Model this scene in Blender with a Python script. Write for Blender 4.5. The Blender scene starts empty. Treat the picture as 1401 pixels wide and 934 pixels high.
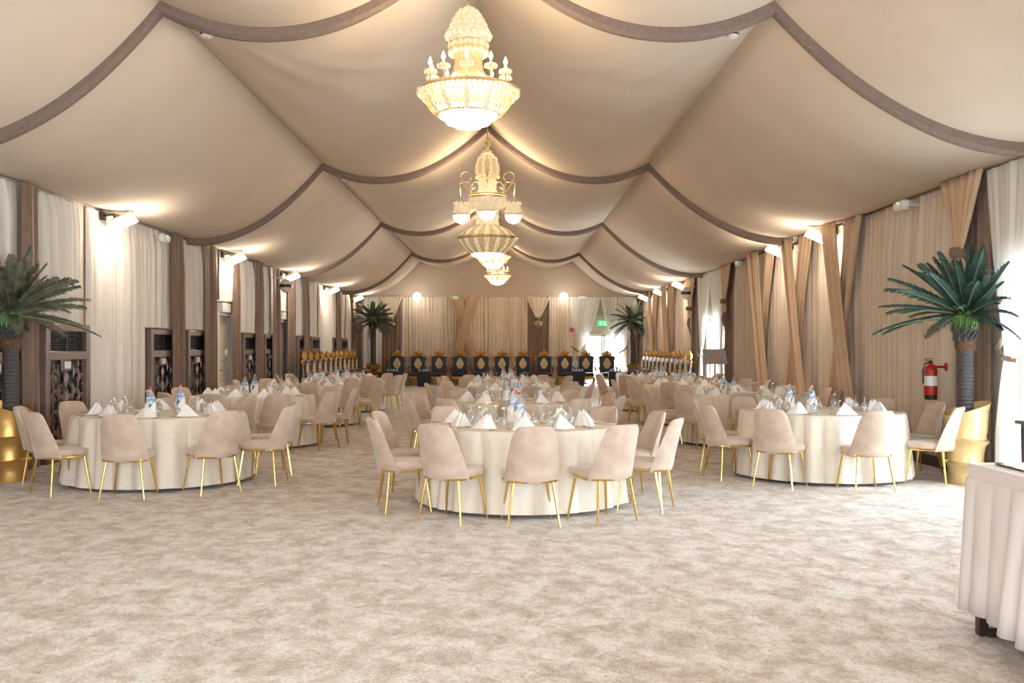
import bpy, math, random
from mathutils import Vector, Matrix
random.seed(7)
PI = math.pi
C = bpy.context.scene.collection
SC = bpy.context.scene

# ------------------------------------------------------------------ camera, world, light, exposure
cam = bpy.data.objects.new('camera', bpy.data.cameras.new('camera'))
C.objects.link(cam)
cam.location = (0, 0, 1.52); cam.rotation_euler = (PI/2, 0, 0)
cam.data.sensor_width = 36; cam.data.lens = 36*1350/1401
cam.data.shift_x = 8.5/1401; cam.data.shift_y = 7/1401
cam.data.clip_end = 300
SC.camera = cam
w = bpy.data.worlds.new('world'); SC.world = w; w.use_nodes = True
bg = w.node_tree.nodes['Background']; bg.inputs[0].default_value = (0.86, 0.93, 1, 1); bg.inputs[1].default_value = 5.0
SC.view_settings.view_transform = 'Standard'; SC.view_settings.look = 'None'
SC.view_settings.gamma = 1; SC.view_settings.use_curve_mapping = False
SC.view_settings.exposure = 0.68
SC.cycles.max_bounces = 8; SC.cycles.diffuse_bounces = 5; SC.cycles.transparent_max_bounces = 16
SC.cycles.glossy_bounces = 3; SC.cycles.transmission_bounces = 6
SC.cycles.sample_clamp_indirect = 6
SC.cycles.use_denoising = True
K_FLOOD = 25; K_CH = 5.0; K_BULB = 12; K_CHP = 170

def area(name, loc, rot, sx, sy, power, col, portal=False):
    l = bpy.data.lights.new(name, 'AREA'); l.shape = 'RECTANGLE'; l.size = sx; l.size_y = sy
    l.energy = power; l.color = col
    o = bpy.data.objects.new(name, l); o.location = loc; o.rotation_euler = rot; C.objects.link(o)
    if portal: l.cycles.is_portal = True
    return o
# daylight through the glazed openings: right side and back door; last lamp is added fill
area('daylight_front_side_opening', (5.75, 3.0, 1.45), (0, PI/2, 0), 2.6, 5.0, 260, (0.84, 0.92, 1))
area('daylight_tied_curtain_opening', (5.95, 9.5, 1.35), (0, PI/2, 0), 2.4, 2.5, 120, (0.84, 0.92, 1))
area('daylight_far_side_opening', (5.95, 26.15, 1.2), (0, PI/2, 0), 2.1, 2.0, 160, (0.84, 0.92, 1))
area('daylight_back_door', (3.9, 40.05, 1.05), (-PI/2, 0, 0), 1.4, 1.9, 130, (0.88, 0.94, 1))
area('fill_behind_camera', (0, -4.2, 1.7), (PI/2, 0, 0), 9.0, 3.0, 130, (0.96, 0.97, 1))  # added area lamp at the unseen rear end, brightens the whole hall

# ------------------------------------------------------------------ materials
def mat(name, col, rough=.6, metal=0., noise=0., nscale=8., col2=None, bump=0., bscale=60., sheen=0., spec=.5, emit=None, estr=0., stretch=None, transl=0.):
    m = bpy.data.materials.new(name); m.use_nodes = True
    nt = m.node_tree; p = nt.nodes['Principled BSDF']
    p.inputs['Base Color'].default_value = (*col, 1); p.inputs['Roughness'].default_value = rough
    p.inputs['Metallic'].default_value = metal; p.inputs['Specular IOR Level'].default_value = spec
    if sheen: p.inputs['Sheen Weight'].default_value = sheen
    tc = nt.nodes.new('ShaderNodeTexCoord'); mp = nt.nodes.new('ShaderNodeMapping')
    nt.links.new(tc.outputs['Object'], mp.inputs[0])
    if stretch: mp.inputs['Scale'].default_value = stretch
    if noise or col2:
        n = nt.nodes.new('ShaderNodeTexNoise'); n.inputs['Scale'].default_value = nscale; n.inputs['Detail'].default_value = 5
        nt.links.new(mp.outputs[0], n.inputs['Vector'])
        r = nt.nodes.new('ShaderNodeValToRGB'); r.color_ramp.elements[0].position = .35; r.color_ramp.elements[1].position = .65
        c2 = col2 or tuple(min(1, c*(1-noise)) for c in col)
        r.color_ramp.elements[0].color = (*c2, 1); r.color_ramp.elements[1].color = (*col, 1)
        nt.links.new(n.outputs['Fac'], r.inputs[0]); nt.links.new(r.outputs[0], p.inputs['Base Color'])
    if bump:
        n = nt.nodes.new('ShaderNodeTexNoise'); n.inputs['Scale'].default_value = bscale; n.inputs['Detail'].default_value = 4
        nt.links.new(mp.outputs[0], n.inputs['Vector'])
        b = nt.nodes.new('ShaderNodeBump'); b.inputs['Strength'].default_value = bump; b.inputs['Distance'].default_value = .02
        nt.links.new(n.outputs['Fac'], b.inputs['Height']); nt.links.new(b.outputs[0], p.inputs['Normal'])
    if emit:
        p.inputs['Emission Color'].default_value = (*emit, 1); p.inputs['Emission Strength'].default_value = estr
    if transl:
        t = nt.nodes.new('ShaderNodeBsdfTranslucent'); t.inputs[0].default_value = (*col, 1)
        mx = nt.nodes.new('ShaderNodeMixShader'); mx.inputs[0].default_value = transl
        nt.links.new(p.outputs[0], mx.inputs[1]); nt.links.new(t.outputs[0], mx.inputs[2])
        nt.links.new(mx.outputs[0], nt.nodes['Material Output'].inputs[0])
    return m
def glass(name, tint=(1, 1, 1), refl=.12, edge=.75, white=0.):
    m = bpy.data.materials.new(name); m.use_nodes = True; nt = m.node_tree
    nt.nodes.remove(nt.nodes['Principled BSDF']); out = nt.nodes['Material Output']
    tr = nt.nodes.new('ShaderNodeBsdfTransparent'); tr.inputs[0].default_value = (*tint, 1)
    gl = nt.nodes.new('ShaderNodeBsdfGlossy'); gl.inputs['Roughness'].default_value = .05
    lw = nt.nodes.new('ShaderNodeLayerWeight'); lw.inputs[0].default_value = .35
    mr = nt.nodes.new('ShaderNodeMapRange'); mr.inputs['To Min'].default_value = refl; mr.inputs['To Max'].default_value = edge
    mx = nt.nodes.new('ShaderNodeMixShader')
    nt.links.new(lw.outputs['Facing'], mr.inputs['Value']); nt.links.new(mr.outputs[0], mx.inputs[0])
    nt.links.new(tr.outputs[0], mx.inputs[1]); nt.links.new(gl.outputs[0], mx.inputs[2])
    last = mx
    if white:
        d = nt.nodes.new('ShaderNodeBsdfDiffuse'); d.inputs[0].default_value = (.85, .87, .9, 1)
        m2 = nt.nodes.new('ShaderNodeMixShader'); m2.inputs[0].default_value = white
        nt.links.new(mx.outputs[0], m2.inputs[1]); nt.links.new(d.outputs[0], m2.inputs[2]); last = m2
    nt.links.new(last.outputs[0], out.inputs[0])
    return m
M = {}
M['tent'] = mat('tent_fabric', (.70, .60, .50), .85, noise=.06, nscale=1.2, bump=.15, bscale=2.5, spec=.15, col2=(.67, .57, .47))
M['band'] = mat('brown_band_cloth', (.25, .185, .155), .85, noise=.15, nscale=20, spec=.2)
M['gable'] = mat('gable_cloth', (.52, .42, .34), .85, noise=.05, nscale=2, spec=.15)
M['white_sheer'] = mat('white_sheer_cloth', (.72, .67, .62), .8, noise=.05, nscale=3, spec=.2)
M['cream_sheer'] = mat('cream_sheer_cloth', (.68, .57, .46), .8, noise=.06, nscale=3, spec=.2)
M['window_sheer'] = mat('window_sheer_cloth', (.84, .83, .79), .8, noise=.03, nscale=3, spec=.2, transl=.28)
M['tan_drape'] = mat('tan_drape_cloth', (.60, .43, .29), .75, noise=.1, nscale=4, spec=.25)
M['brown_drape'] = mat('brown_drape_cloth', (.215, .135, .095), .6, noise=.18, nscale=5, spec=.3, sheen=.3)
M['wall'] = mat('wall_paint', (.55, .47, .39), .8, noise=.04, nscale=2)
M['door_paint'] = mat('beige_door_paint', (.66, .57, .48), .55, noise=.03, nscale=2)
M['frame_white'] = mat('white_painted_metal', (.78, .78, .76), .4, noise=.03, nscale=3)
M['bronze'] = mat('bronze_brown_panel', (.22, .155, .13), .35, metal=.35, noise=.15, nscale=4)
M['black'] = mat('black_metal', (.012, .012, .014), .4, noise=.2, nscale=9)
M['darkwood'] = mat('dark_baseboard_wood', (.05, .028, .02), .45, noise=.3, nscale=6)
M['velvet'] = mat('beige_velvet', (.62, .495, .405), .8, nscale=9, col2=(.51, .395, .315), sheen=.5, spec=.2, bump=.1, bscale=30)
M['pale_brass'] = mat('pale_gilt_brass', (.72, .58, .36), .3, metal=.9, noise=.1, nscale=12)
M['brass'] = mat('polished_brass', (.80, .56, .20), .22, metal=1., noise=.08, nscale=10)
M['cloth'] = mat('ivory_damask_tablecloth', (.79, .73, .635), .7, nscale=14, col2=(.75, .685, .585), spec=.3, bump=.08, bscale=40)
M['napkin'] = mat('white_linen', (.86, .855, .85), .8, noise=.03, nscale=20, spec=.2, bump=.1, bscale=80)
M['skirt'] = mat('white_table_skirt', (.74, .70, .69), .8, noise=.05, nscale=5, spec=.2)
M['steel'] = mat('cutlery_steel', (.45, .42, .38), .25, metal=1., noise=.1, nscale=9)
M['porcelain'] = mat('white_porcelain', (.82, .81, .79), .25, noise=.02, nscale=5)
M['glass'] = glass('clear_glass', (.97, .97, .97), .10, .65, .10)
M['bottle'] = glass('clear_plastic', (.86, .91, .95), .12, .6, .12)
M['pane'] = glass('window_glass', (.97, .99, .99), .04, .5)
M['label_blue'] = mat('blue_bottle_label', (.10, .25, .50), .5, nscale=30, col2=(.75, .82, .9))
M['red'] = mat('red_plastic', (.55, .02, .02), .4, noise=.1, nscale=9)
M['redpaint'] = mat('red_painted_steel', (.45, .015, .012), .3, noise=.1, nscale=4)
M['white_plastic'] = mat('white_plastic', (.78, .77, .75), .4, noise=.02, nscale=5)
M['navy'] = mat('navy_upholstery', (.006, .010, .036), .5, noise=.4, nscale=8)
M['gold'] = mat('carved_gold', (.62, .35, .09), .4, metal=.7, nscale=22, col2=(.42, .22, .06), bump=.5, bscale=45)
M['mahogany'] = mat('mahogany_wood', (.17, .05, .025), .3, noise=.3, nscale=7)
M['medal'] = mat('gold_embroidery', (.72, .58, .36), .5, nscale=35, col2=(.45, .32, .14))
M['brocade'] = mat('silver_gold_brocade', (.40, .37, .33), .5, nscale=30, col2=(.22, .17, .12))
M['silverblue'] = mat('silver_blue_brocade', (.35, .38, .45), .45, nscale=30, col2=(.12, .17, .33))
M['goldpot'] = mat('gold_leaf_pot', (.83, .55, .20), .38, metal=.85, nscale=5, col2=(.72, .45, .15), bump=.15, bscale=10)
M['palegoldpot'] = mat('pale_gold_pot', (.80, .62, .33), .38, metal=.8, nscale=5, col2=(.70, .52, .26), bump=.15, bscale=10)
M['teal_leaf'] = mat('teal_green_leaf', (.050, .115, .090), .5, nscale=7, col2=(.022, .055, .042))
M['olive_leaf'] = mat('olive_green_leaf', (.20, .20, .14), .55, nscale=7, col2=(.06, .07, .045))
M['dark_leaf'] = mat('dark_green_leaf', (.075, .09, .06), .55, nscale=7, col2=(.03, .04, .03))
M['rachis'] = mat('pale_leaf_rib', (.24, .25, .13), .5, noise=.1, nscale=9)
M['lime'] = mat('lime_leaf_base', (.14, .33, .05), .5, nscale=20, col2=(.05, .16, .03))
M['trunk'] = mat('grey_palm_trunk', (.085, .08, .08), .7, nscale=30, col2=(.035, .032, .033), stretch=(1, 1, 5))
M['husk'] = mat('brown_palm_husk', (.17, .085, .045), .9, nscale=40, col2=(.06, .035, .02), bump=.6, bscale=60)
M['darktop'] = mat('dark_glass_top', (.03, .04, .045), .06, noise=.2, nscale=3, spec=.9)
M['legmetal'] = mat('brown_metal_leg', (.05, .03, .025), .35, metal=.4, noise=.2, nscale=5)
M['blackcloth'] = mat('black_table_cover', (.012, .013, .02), .6, noise=.3, nscale=5)
M['bluecup'] = mat('blue_water_cup', (.25, .45, .72), .4, nscale=20, col2=(.6, .75, .9))
M['gravel'] = mat('pale_outside_paving', (.7, .7, .68), .8, noise=.1, nscale=3)
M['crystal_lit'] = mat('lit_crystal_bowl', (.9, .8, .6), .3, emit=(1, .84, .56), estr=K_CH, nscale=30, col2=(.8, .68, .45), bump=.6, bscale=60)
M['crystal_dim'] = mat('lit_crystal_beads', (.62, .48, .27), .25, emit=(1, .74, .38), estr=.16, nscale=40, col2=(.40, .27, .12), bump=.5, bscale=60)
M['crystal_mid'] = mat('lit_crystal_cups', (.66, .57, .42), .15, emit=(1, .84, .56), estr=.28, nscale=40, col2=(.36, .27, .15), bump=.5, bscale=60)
M['bulb'] = mat('lit_bulb', (1, .9, .7), .3, emit=(1, .80, .50), estr=K_BULB)
M['flood'] = mat('lit_flood_panel', (1, 1, 1), .3, emit=(1, .93, .82), estr=9)
M['lamp_globe'] = mat('lit_round_lamp', (1, 1, 1), .3, emit=(1, .95, .86), estr=3.5)
M['green_sign'] = mat('green_exit_panel', (.02, .35, .12), .4, emit=(.05, .65, .25), estr=.7)
M['sign_white'] = mat('exit_letter_white', (.8, .9, .8), .4, emit=(.8, 1, .85), estr=.8)
M['green_led'] = mat('green_led', (.1, .9, .3), .4, emit=(.1, 1, .35), estr=3)
M['board'] = mat('grey_lectern_board', (.42, .42, .45), .35, noise=.05, nscale=4)

def carpet():
    m = bpy.data.materials.new('mottled_carpet'); m.use_nodes = True; nt = m.node_tree; p = nt.nodes['Principled BSDF']
    p.inputs['Roughness'].default_value = .9; p.inputs['Specular IOR Level'].default_value = .15; p.inputs['Sheen Weight'].default_value = .2
    tc = nt.nodes.new('ShaderNodeTexCoord'); mp = nt.nodes.new('ShaderNodeMapping'); mp.inputs['Scale'].default_value = (1.0, .8, 1); mp.inputs['Rotation'].default_value = (0, 0, .5)
    nt.links.new(tc.outputs['Object'], mp.inputs[0])
    def noise(s, d, dist, det=6):
        n = nt.nodes.new('ShaderNodeTexNoise'); n.inputs['Scale'].default_value = s; n.inputs['Detail'].default_value = det
        n.inputs['Roughness'].default_value = d; n.inputs['Distortion'].default_value = dist
        nt.links.new(mp.outputs[0], n.inputs['Vector']); return n
    def ramp(src, stops):
        r = nt.nodes.new('ShaderNodeValToRGB'); e = r.color_ramp.elements
        e[0].position, e[0].color = stops[0][0], (*stops[0][1], 1); e[1].position, e[1].color = stops[-1][0], (*stops[-1][1], 1)
        for q, c in stops[1:-1]:
            k = e.new(q); k.color = (*c, 1)
        nt.links.new(src.outputs['Fac'], r.inputs[0]); return r
    a = ramp(noise(4.6, .76, .3, 10), [(.35, (.43, .36, .305)), (.44, (.57, .50, .44)), (.51, (.69, .64, .59)), (.58, (.80, .785, .775))])
    b = ramp(noise(15, .65, 4.5, 5), [(.40, (.66, .60, .54)), (.52, (1, 1, 1)), (.62, (1, .98, .95))])
    mx = nt.nodes.new('ShaderNodeMix'); mx.data_type = 'RGBA'; mx.blend_type = 'MULTIPLY'; mx.inputs[0].default_value = .75
    nt.links.new(a.outputs[0], mx.inputs[6]); nt.links.new(b.outputs[0], mx.inputs[7])
    nt.links.new(mx.outputs[2], p.inputs['Base Color'])
    bp = nt.nodes.new('ShaderNodeBump'); bp.inputs['Strength'].default_value = .35; bp.inputs['Distance'].default_value = .01
    n3 = noise(90, .7, 0, 3); nt.links.new(n3.outputs['Fac'], bp.inputs['Height']); nt.links.new(bp.outputs[0], p.inputs['Normal'])
    return m
M['carpet'] = carpet()

# ------------------------------------------------------------------ mesh helpers
class MB:
    def __init__(s): s.v = []; s.f = []; s.m = []
    def add(s, vs, fs, mi=0):
        k = len(s.v); s.v += [tuple(v) for v in vs]; s.f += [tuple(i+k for i in f) for f in fs]; s.m += [mi]*len(fs)
        return s
    def box(s, c, d, rz=0, mi=0, rot=None):
        R = rot or Matrix.Rotation(rz, 3, 'Z'); c = Vector(c)
        vs = [c + R @ Vector((x*d[0]/2, y*d[1]/2, z*d[2]/2)) for x in (-1, 1) for y in (-1, 1) for z in (-1, 1)]
        return s.add(vs, [(0,1,3,2),(4,6,7,5),(0,4,5,1),(2,3,7,6),(0,2,6,4),(1,5,7,3)], mi)
    def bbox(s, c, d, b=.01, rz=0, mi=0):   # box with chamfered upright and horizontal edges
        hx, hy, hz = d[0]/2, d[1]/2, d[2]/2; b = min(b, hx*.9, hy*.9, hz*.9)
        R = Matrix.Rotation(rz, 3, 'Z'); c = Vector(c); vs = []
        for z, i in ((-hz, b), (-hz+b, 0), (hz-b, 0), (hz, b)):
            x, y = hx-i, hy-i; q = b*.6 if i == 0 else b*.3
            for px, py in ((x-q,-y),(x,-y+q),(x,y-q),(x-q,y),(-x+q,y),(-x,y-q),(-x,-y+q),(-x+q,-y)): vs.append(c + R @ Vector((px, py, z)))
        fs = [tuple(range(7, -1, -1)), tuple(range(24, 32))]
        for k in range(3):
            for j in range(8): a = k*8+j; bq = k*8+(j+1) % 8; fs.append((a, bq, bq+8, a+8))
        return s.add(vs, fs, mi)
    def tube(s, pts, r, n=8, mi=0, closed=False, flat=1.0):
        pts = [Vector(p) for p in pts]; L = len(pts); vs = []
        up = Vector((0, 0, 1))
        for i, p in enumerate(pts):
            if closed: t = pts[(i+1) % L]-pts[i-1]
            else: t = pts[min(i+1, L-1)]-pts[max(i-1, 0)]
            t.normalize(); a = up if abs(t.dot(up)) < .95 else Vector((0, 1, 0))
            x = t.cross(a).normalized(); y = x.cross(t).normalized()
            rr = r[i] if isinstance(r, (list, tuple)) else r
            for k in range(n):
                th = 2*PI*k/n; vs.append(p + x*math.cos(th)*rr + y*math.sin(th)*rr*flat)
        fs = []
        for i in range(L if closed else L-1):
            j = (i+1) % L
            for k in range(n): q = (k+1) % n; fs.append((i*n+k, i*n+q, j*n+q, j*n+k))
        if not closed: fs += [tuple(range(n-1, -1, -1)), tuple((L-1)*n+k for k in range(n))]
        return s.add(vs, fs, mi)
    def lathe(s, prof, n=24, c=(0,0,0), mi=0, mod=None, cap=True, sx=1., sy=1.):
        vs = []
        for i, (r, z) in enumerate(prof):
            for k in range(n):
                th = 2*PI*k/n; rr = r*(mod(th, i) if mod else 1)
                vs.append((c[0]+rr*math.cos(th)*sx, c[1]+rr*math.sin(th)*sy, c[2]+z))
        fs = []
        for i in range(len(prof)-1):
            for k in range(n): q = (k+1) % n; fs.append((i*n+k, i*n+q, (i+1)*n+q, (i+1)*n+k))
        if cap: fs += [tuple(range(n-1, -1, -1)), tuple((len(prof)-1)*n+k for k in range(n))]
        return s.add(vs, fs, mi)
    def ball(s, c, r, n=8, m=5, mi=0, sz=1.):
        return s.lathe([(max(r*math.sin(PI*i/m), r*.02), -r*sz*math.cos(PI*i/m)) for i in range(m+1)], n, c, mi)
    def grid(s, fn, nu, nv, mi=0, closed=False):
        vs = [fn(i/nu, j/nv) for i in range(nu+1) for j in range(nv+1)]
        fs = [(i*(nv+1)+j, (i+1)*(nv+1)+j, (i+1)*(nv+1)+j+1, i*(nv+1)+j+1) for i in range(nu) for j in range(nv)]
        return s.add(vs, fs, mi)
    def build(s, name, m, parent=None, smooth=True, thick=0):
        me = bpy.data.meshes.new(name); me.from_pydata(s.v, [], s.f)
        for mm in (m if isinstance(m, (list, tuple)) else [m]): me.materials.append(M[mm])
        if isinstance(m, (list, tuple)): me.polygons.foreach_set('material_index', s.m)
        if smooth:
            me.polygons.foreach_set('use_smooth', [True]*len(me.polygons))
            try: me.set_sharp_from_angle(angle=math.radians(38))
            except Exception: pass
        me.update()
        o = bpy.data.objects.new(name, me); C.objects.link(o)
        if parent: o.parent = parent
        if thick:
            md = o.modifiers.new('thickness', 'SOLIDIFY'); md.thickness = thick; md.offset = 0
        return o
def tag(o, label=None, cat=None, group=None, kind=None):
    if label: o['label'] = label
    if cat: o['category'] = cat
    if group: o['group'] = group
    if kind: o['kind'] = kind
    return o
def empty(name, loc, rz, label, cat, group=None):
    o = bpy.data.objects.new(name, None); C.objects.link(o); o.location = loc; o.rotation_euler = (0, 0, rz)
    o.empty_display_size = .1
    return tag(o, label, cat, group)
KIDS = {}
def copy_tree(o, parent=None):
    if o.name not in KIDS: KIDS[o.name] = list(o.children)
    ch = KIDS[o.name]
    c = o.copy(); C.objects.link(c); c.parent = parent
    for k in ch: copy_tree(k, c)
    return c
def struct(o): o['kind'] = 'structure'; return o

# ------------------------------------------------------------------ the setting
XL, XR, YB, YF, HW = -6.0, 5.55, 39.5, -4.0, 3.56
b = MB(); b.box((-.2, 17.75, -.1), (12.6, 44.2, .2)); struct(b.build('floor', 'carpet', smooth=False))
b = MB(); b.box((10, 18, -.16), (60, 90, .05)); struct(b.build('ground', 'gravel', smooth=False))
RIDGE, TL, TR = -.34, -3.42, 2.66
def prof(x):
    if x < RIDGE: u = (RIDGE-x)/(RIDGE-TL); v = (TL-x)/(TL-XL)
    else: u = (x-RIDGE)/(TR-RIDGE); v = (x-TR)/(XR-TR)
    if u <= 1: return 5.69+(4.95-5.69)*u - 4*.57*u*(1-u)
    return 4.95+(3.56-4.95)*v - 4*.43*v*(1-v)
RIBS = [.9, 9.83, 18.45, 27.15, 35.9]
xs = []
for a, bb, n in ((XL, TL, 26), (TL, RIDGE, 30), (RIDGE, TR, 30), (TR, XR, 28)):
    xs += [a+(bb-a)*i/n for i in range(n)]
xs.append(XR)
ys = [YF+(YB-YF)*j/220 for j in range(221)]
def rise(x, y):      # the cloth is pulled up over each rib and billows gently between two
    e = [YF-.5]+RIBS+[YB]; i = max(k for k in range(len(e)) if e[k] <= y) if y < YB else len(e)-2
    t = (y-e[i])/(e[i+1]-e[i]); t = min(max(t, 0), 1)
    bay = math.sin(PI*t)
    if x < RIDGE: u = (RIDGE-x)/(RIDGE-TL); v = (TL-x)/(TL-XL)
    else: u = (x-RIDGE)/(TR-RIDGE); v = (x-TR)/(XR-TR)
    q = u if u <= 1 else v
    belly = math.sin(PI*min(max(q, 0), 1))
    seam = abs(math.sin(PI*t*4))
    wr = 0
    if u <= 1:        # creases fanning from the tie points
        d = max(.05, t); ang = (1-u)*3.05/(d*4+.35)
        wr = .028*math.sin(ang*11)*math.exp(-t*3.2)*min(1, (1-u)*4)*min(1, u*3)*min(1, t*7)
    return -.055*bay*belly - .034*seam*belly + wr + .05*belly*0
b = MB(); vs = [(x, y, prof(x)+rise(x, y)) for x in xs for y in ys]; ny = len(ys)
b.add(vs, [(i*ny+j, i*ny+j+1, (i+1)*ny+j+1, (i+1)*ny+j) for i in range(len(xs)-1) for j in range(ny-1)])
struct(b.build('ceiling', 'tent', thick=.012))
for k, y in enumerate(RIBS):     # brown cloth bands over the tent ribs
    b = MB(); vs = []
    for x in xs:
        z = prof(x)
        for dy, dz in ((-.07, .03), (-.075, -.10), (-.03, -.135), (.03, -.135), (.075, -.10), (.07, .03)):
            vs.append((x, y+dy, z+dz+.004*math.sin(x*5+dy*20)))
    n = len(xs)
    b.add(vs, [(i*6+j, i*6+j+1, (i+1)*6+j+1, (i+1)*6+j) for i in range(n-1) for j in range(5)])
    struct(b.build('trim_%d' % (k+1), 'band'))

def wall_y(name, x0, x1, y0, y1, openings, zt):    # side wall with openings (ya, yb, za, zb)
    b = MB(); y = y0
    for (a, c, za, zb) in sorted(openings):
        b.box(((x0+x1)/2, (y+a)/2, zt/2), (x1-x0, a-y, zt))
        if za > 0: b.box(((x0+x1)/2, (a+c)/2, za/2), (x1-x0, c-a, za))
        b.box(((x0+x1)/2, (a+c)/2, (zb+zt)/2), (x1-x0, c-a, zt-zb)); y = c
    b.box(((x0+x1)/2, (y+y1)/2, zt/2), (x1-x0, y1-y, zt))
    return struct(b.build(name, 'wall', smooth=False))
wall_y('wall_left', XL-.75, XL-.25, YF, YB+.3, [], HW+.1)
b = MB()       # inner lining of the left wall with the two doorways
y = YF
for a, c in ((20.5, 21.6), (26.1, 27.1), (99, 99)):
    c1 = min(a, YB+.3); b.box((XL-.125, (y+c1)/2, HW/2), (.25, c1-y, HW))
    if a < 90: b.box((XL-.125, (a+c)/2, (2.2+HW)/2), (.25, c-a, HW-2.2)); y = c
struct(b.build('wall_left_lining', 'wall', smooth=False))
wall_y('wall_right', XR, XR+.25, YF, YB+.3, [(.5, 5.5, .1, 2.8), (8.2, 10.8, 0, 2.5), (25.1, 27.2, 0, 2.3)], HW+.1)
b = MB()
b.box(((XL+3.15)/2-.15, YB+.125, 3), (3.15-XL+.3, .25, 6)); b.box(((4.65+XR)/2+.15, YB+.125, 3), (XR-4.65+.3, .25, 6))
b.box((3.9, YB+.125, (2.75+6)/2), (1.5, .25, 3.25)); struct(b.build('wall_back', 'gable', smooth=False))
b = MB()       # the unseen end behind the camera, wide opening added to let light in
b.box((XL+.3, YF-.12, 3), (1.2, .25, 6)); b.box((XR-.2, YF-.12, 3), (1.2, .25, 6)); b.box((-.2, YF-.12, 4.65), (11.6, .25, 2.7))
struct(b.build('wall_front', 'wall', smooth=False))
for nm, x0, x1, y0, y1 in (('left', XL, XL+.03, YF, YB), ('right', XR-.14, XR-.11, YF, YB)):
    b = MB(); y = y0
    cuts = [(20.45, 21.65), (26.05, 27.15)] if nm == 'left' else [(.5, 5.5), (8.2, 10.8), (25.1, 27.2)]
    for a, c in cuts+[(y1, y1)]:
        b.bbox(((x0+x1)/2, (y+a)/2, .07), (.03, a-y, .14), .004); y = c
    struct(b.build('baseboard_'+nm, 'darkwood', smooth=False))

def glazed(name, x, ya, yb, z0, z1, along='y', mid=True):
    """frame and pane standing in a wall opening"""
    b = MB(); P = lambda u, z: (x, u, z) if along == 'y' else (u, x, z)
    D = lambda du, dz: (.07, du, dz) if along == 'y' else (du, .07, dz)
    t = .07; L = yb-ya
    for u in ([ya+t/2, yb-t/2]+([(ya+yb)/2-.045, (ya+yb)/2+.045] if mid else [])): b.bbox(P(u, (z0+z1)/2), D(t, z1-z0), .008)
    for z in (z0+.05, z1-t/2): b.bbox(P((ya+yb)/2, z), D(L, .08), .008)
    f = struct(b.build(name, 'frame_white'))
    g = MB(); g.box(P((ya+yb)/2, (z0+z1)/2), (.008, L-.1, z1-z0-.1) if along == 'y' else (L-.1, .008, z1-z0-.1))
    g.build('pane', 'pane', f, smooth=False)
    return f
glazed('window_1', XR+.12, .5, 5.5, .1, 2.8)
glazed('window_2', XR+.12, 8.2, 10.8, 0.0, 2.5)
glazed('window_3', XR+.12, 25.1, 27.2, 0, 2.3)
d = glazed('door_1', YB+.12, 3.15, 4.65, 0, 2.0, 'x')
b = MB(); 
for s in (-1, 1): b.tube([(3.9+s*.11, YB+.07, .95), (3.9+s*.11, YB+.03, .97), (3.9+s*.11, YB+.03, 1.2), (3.9+s*.11, YB+.07, 1.22)], .012, 6)
b.build('door_handle', 'steel', d)
b = MB(); b.bbox((3.9, YB+.12, 2.04), (1.5, .1, .07), .008); b.bbox((3.9, YB+.12, 2.38), (1.5, .1, .06), .008); b.box((3.9, YB+.15, 2.2), (1.4, .03, .3)); b.box((3.9, YB+.12, 2.2), (.07, .1, .3)); b.box((3.9, YB+.15, 2.58), (1.5, .03, .36))
struct(b.build('trim_6', 'door_paint'))
for i, (a, c) in enumerate(((20.5, 21.6), (26.1, 27.1))):     # doors in the left wall
    b = MB(); b.bbox((XL-.055, (a+c)/2, 1.08), (.05, c-a-.08, 2.16), .01)
    for z in (.65, 1.6): b.bbox((XL-.027, (a+c)/2, z), (.016, c-a-.4, .75), .006)
    dd = struct(b.build('door_%d' % (i+2), 'door_paint'))
    h = MB(); h.tube([(XL-.03, a+.16, 1.02), (XL+.03, a+.16, 1.02), (XL+.03, a+.28, 1.02)], .012, 6); h.build('door_handle', 'steel', dd)
    b = MB(); 
    for y in (a, c): b.bbox((XL+.0, y, 1.1), (.09, .07, 2.2), .01)
    b.bbox((XL, (a+c)/2, 2.2), (.09, c-a+.1, .07), .01); b.bbox((XL+.04, (a+c)/2, 2.34), (.16, c-a, .2), .01); b.bbox((XL+.03, (a+c)/2, 2.47), (.2, c-a+.05, .03), .008)
    struct(b.build('trim_%d' % (i+7), 'frame_white'))

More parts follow.
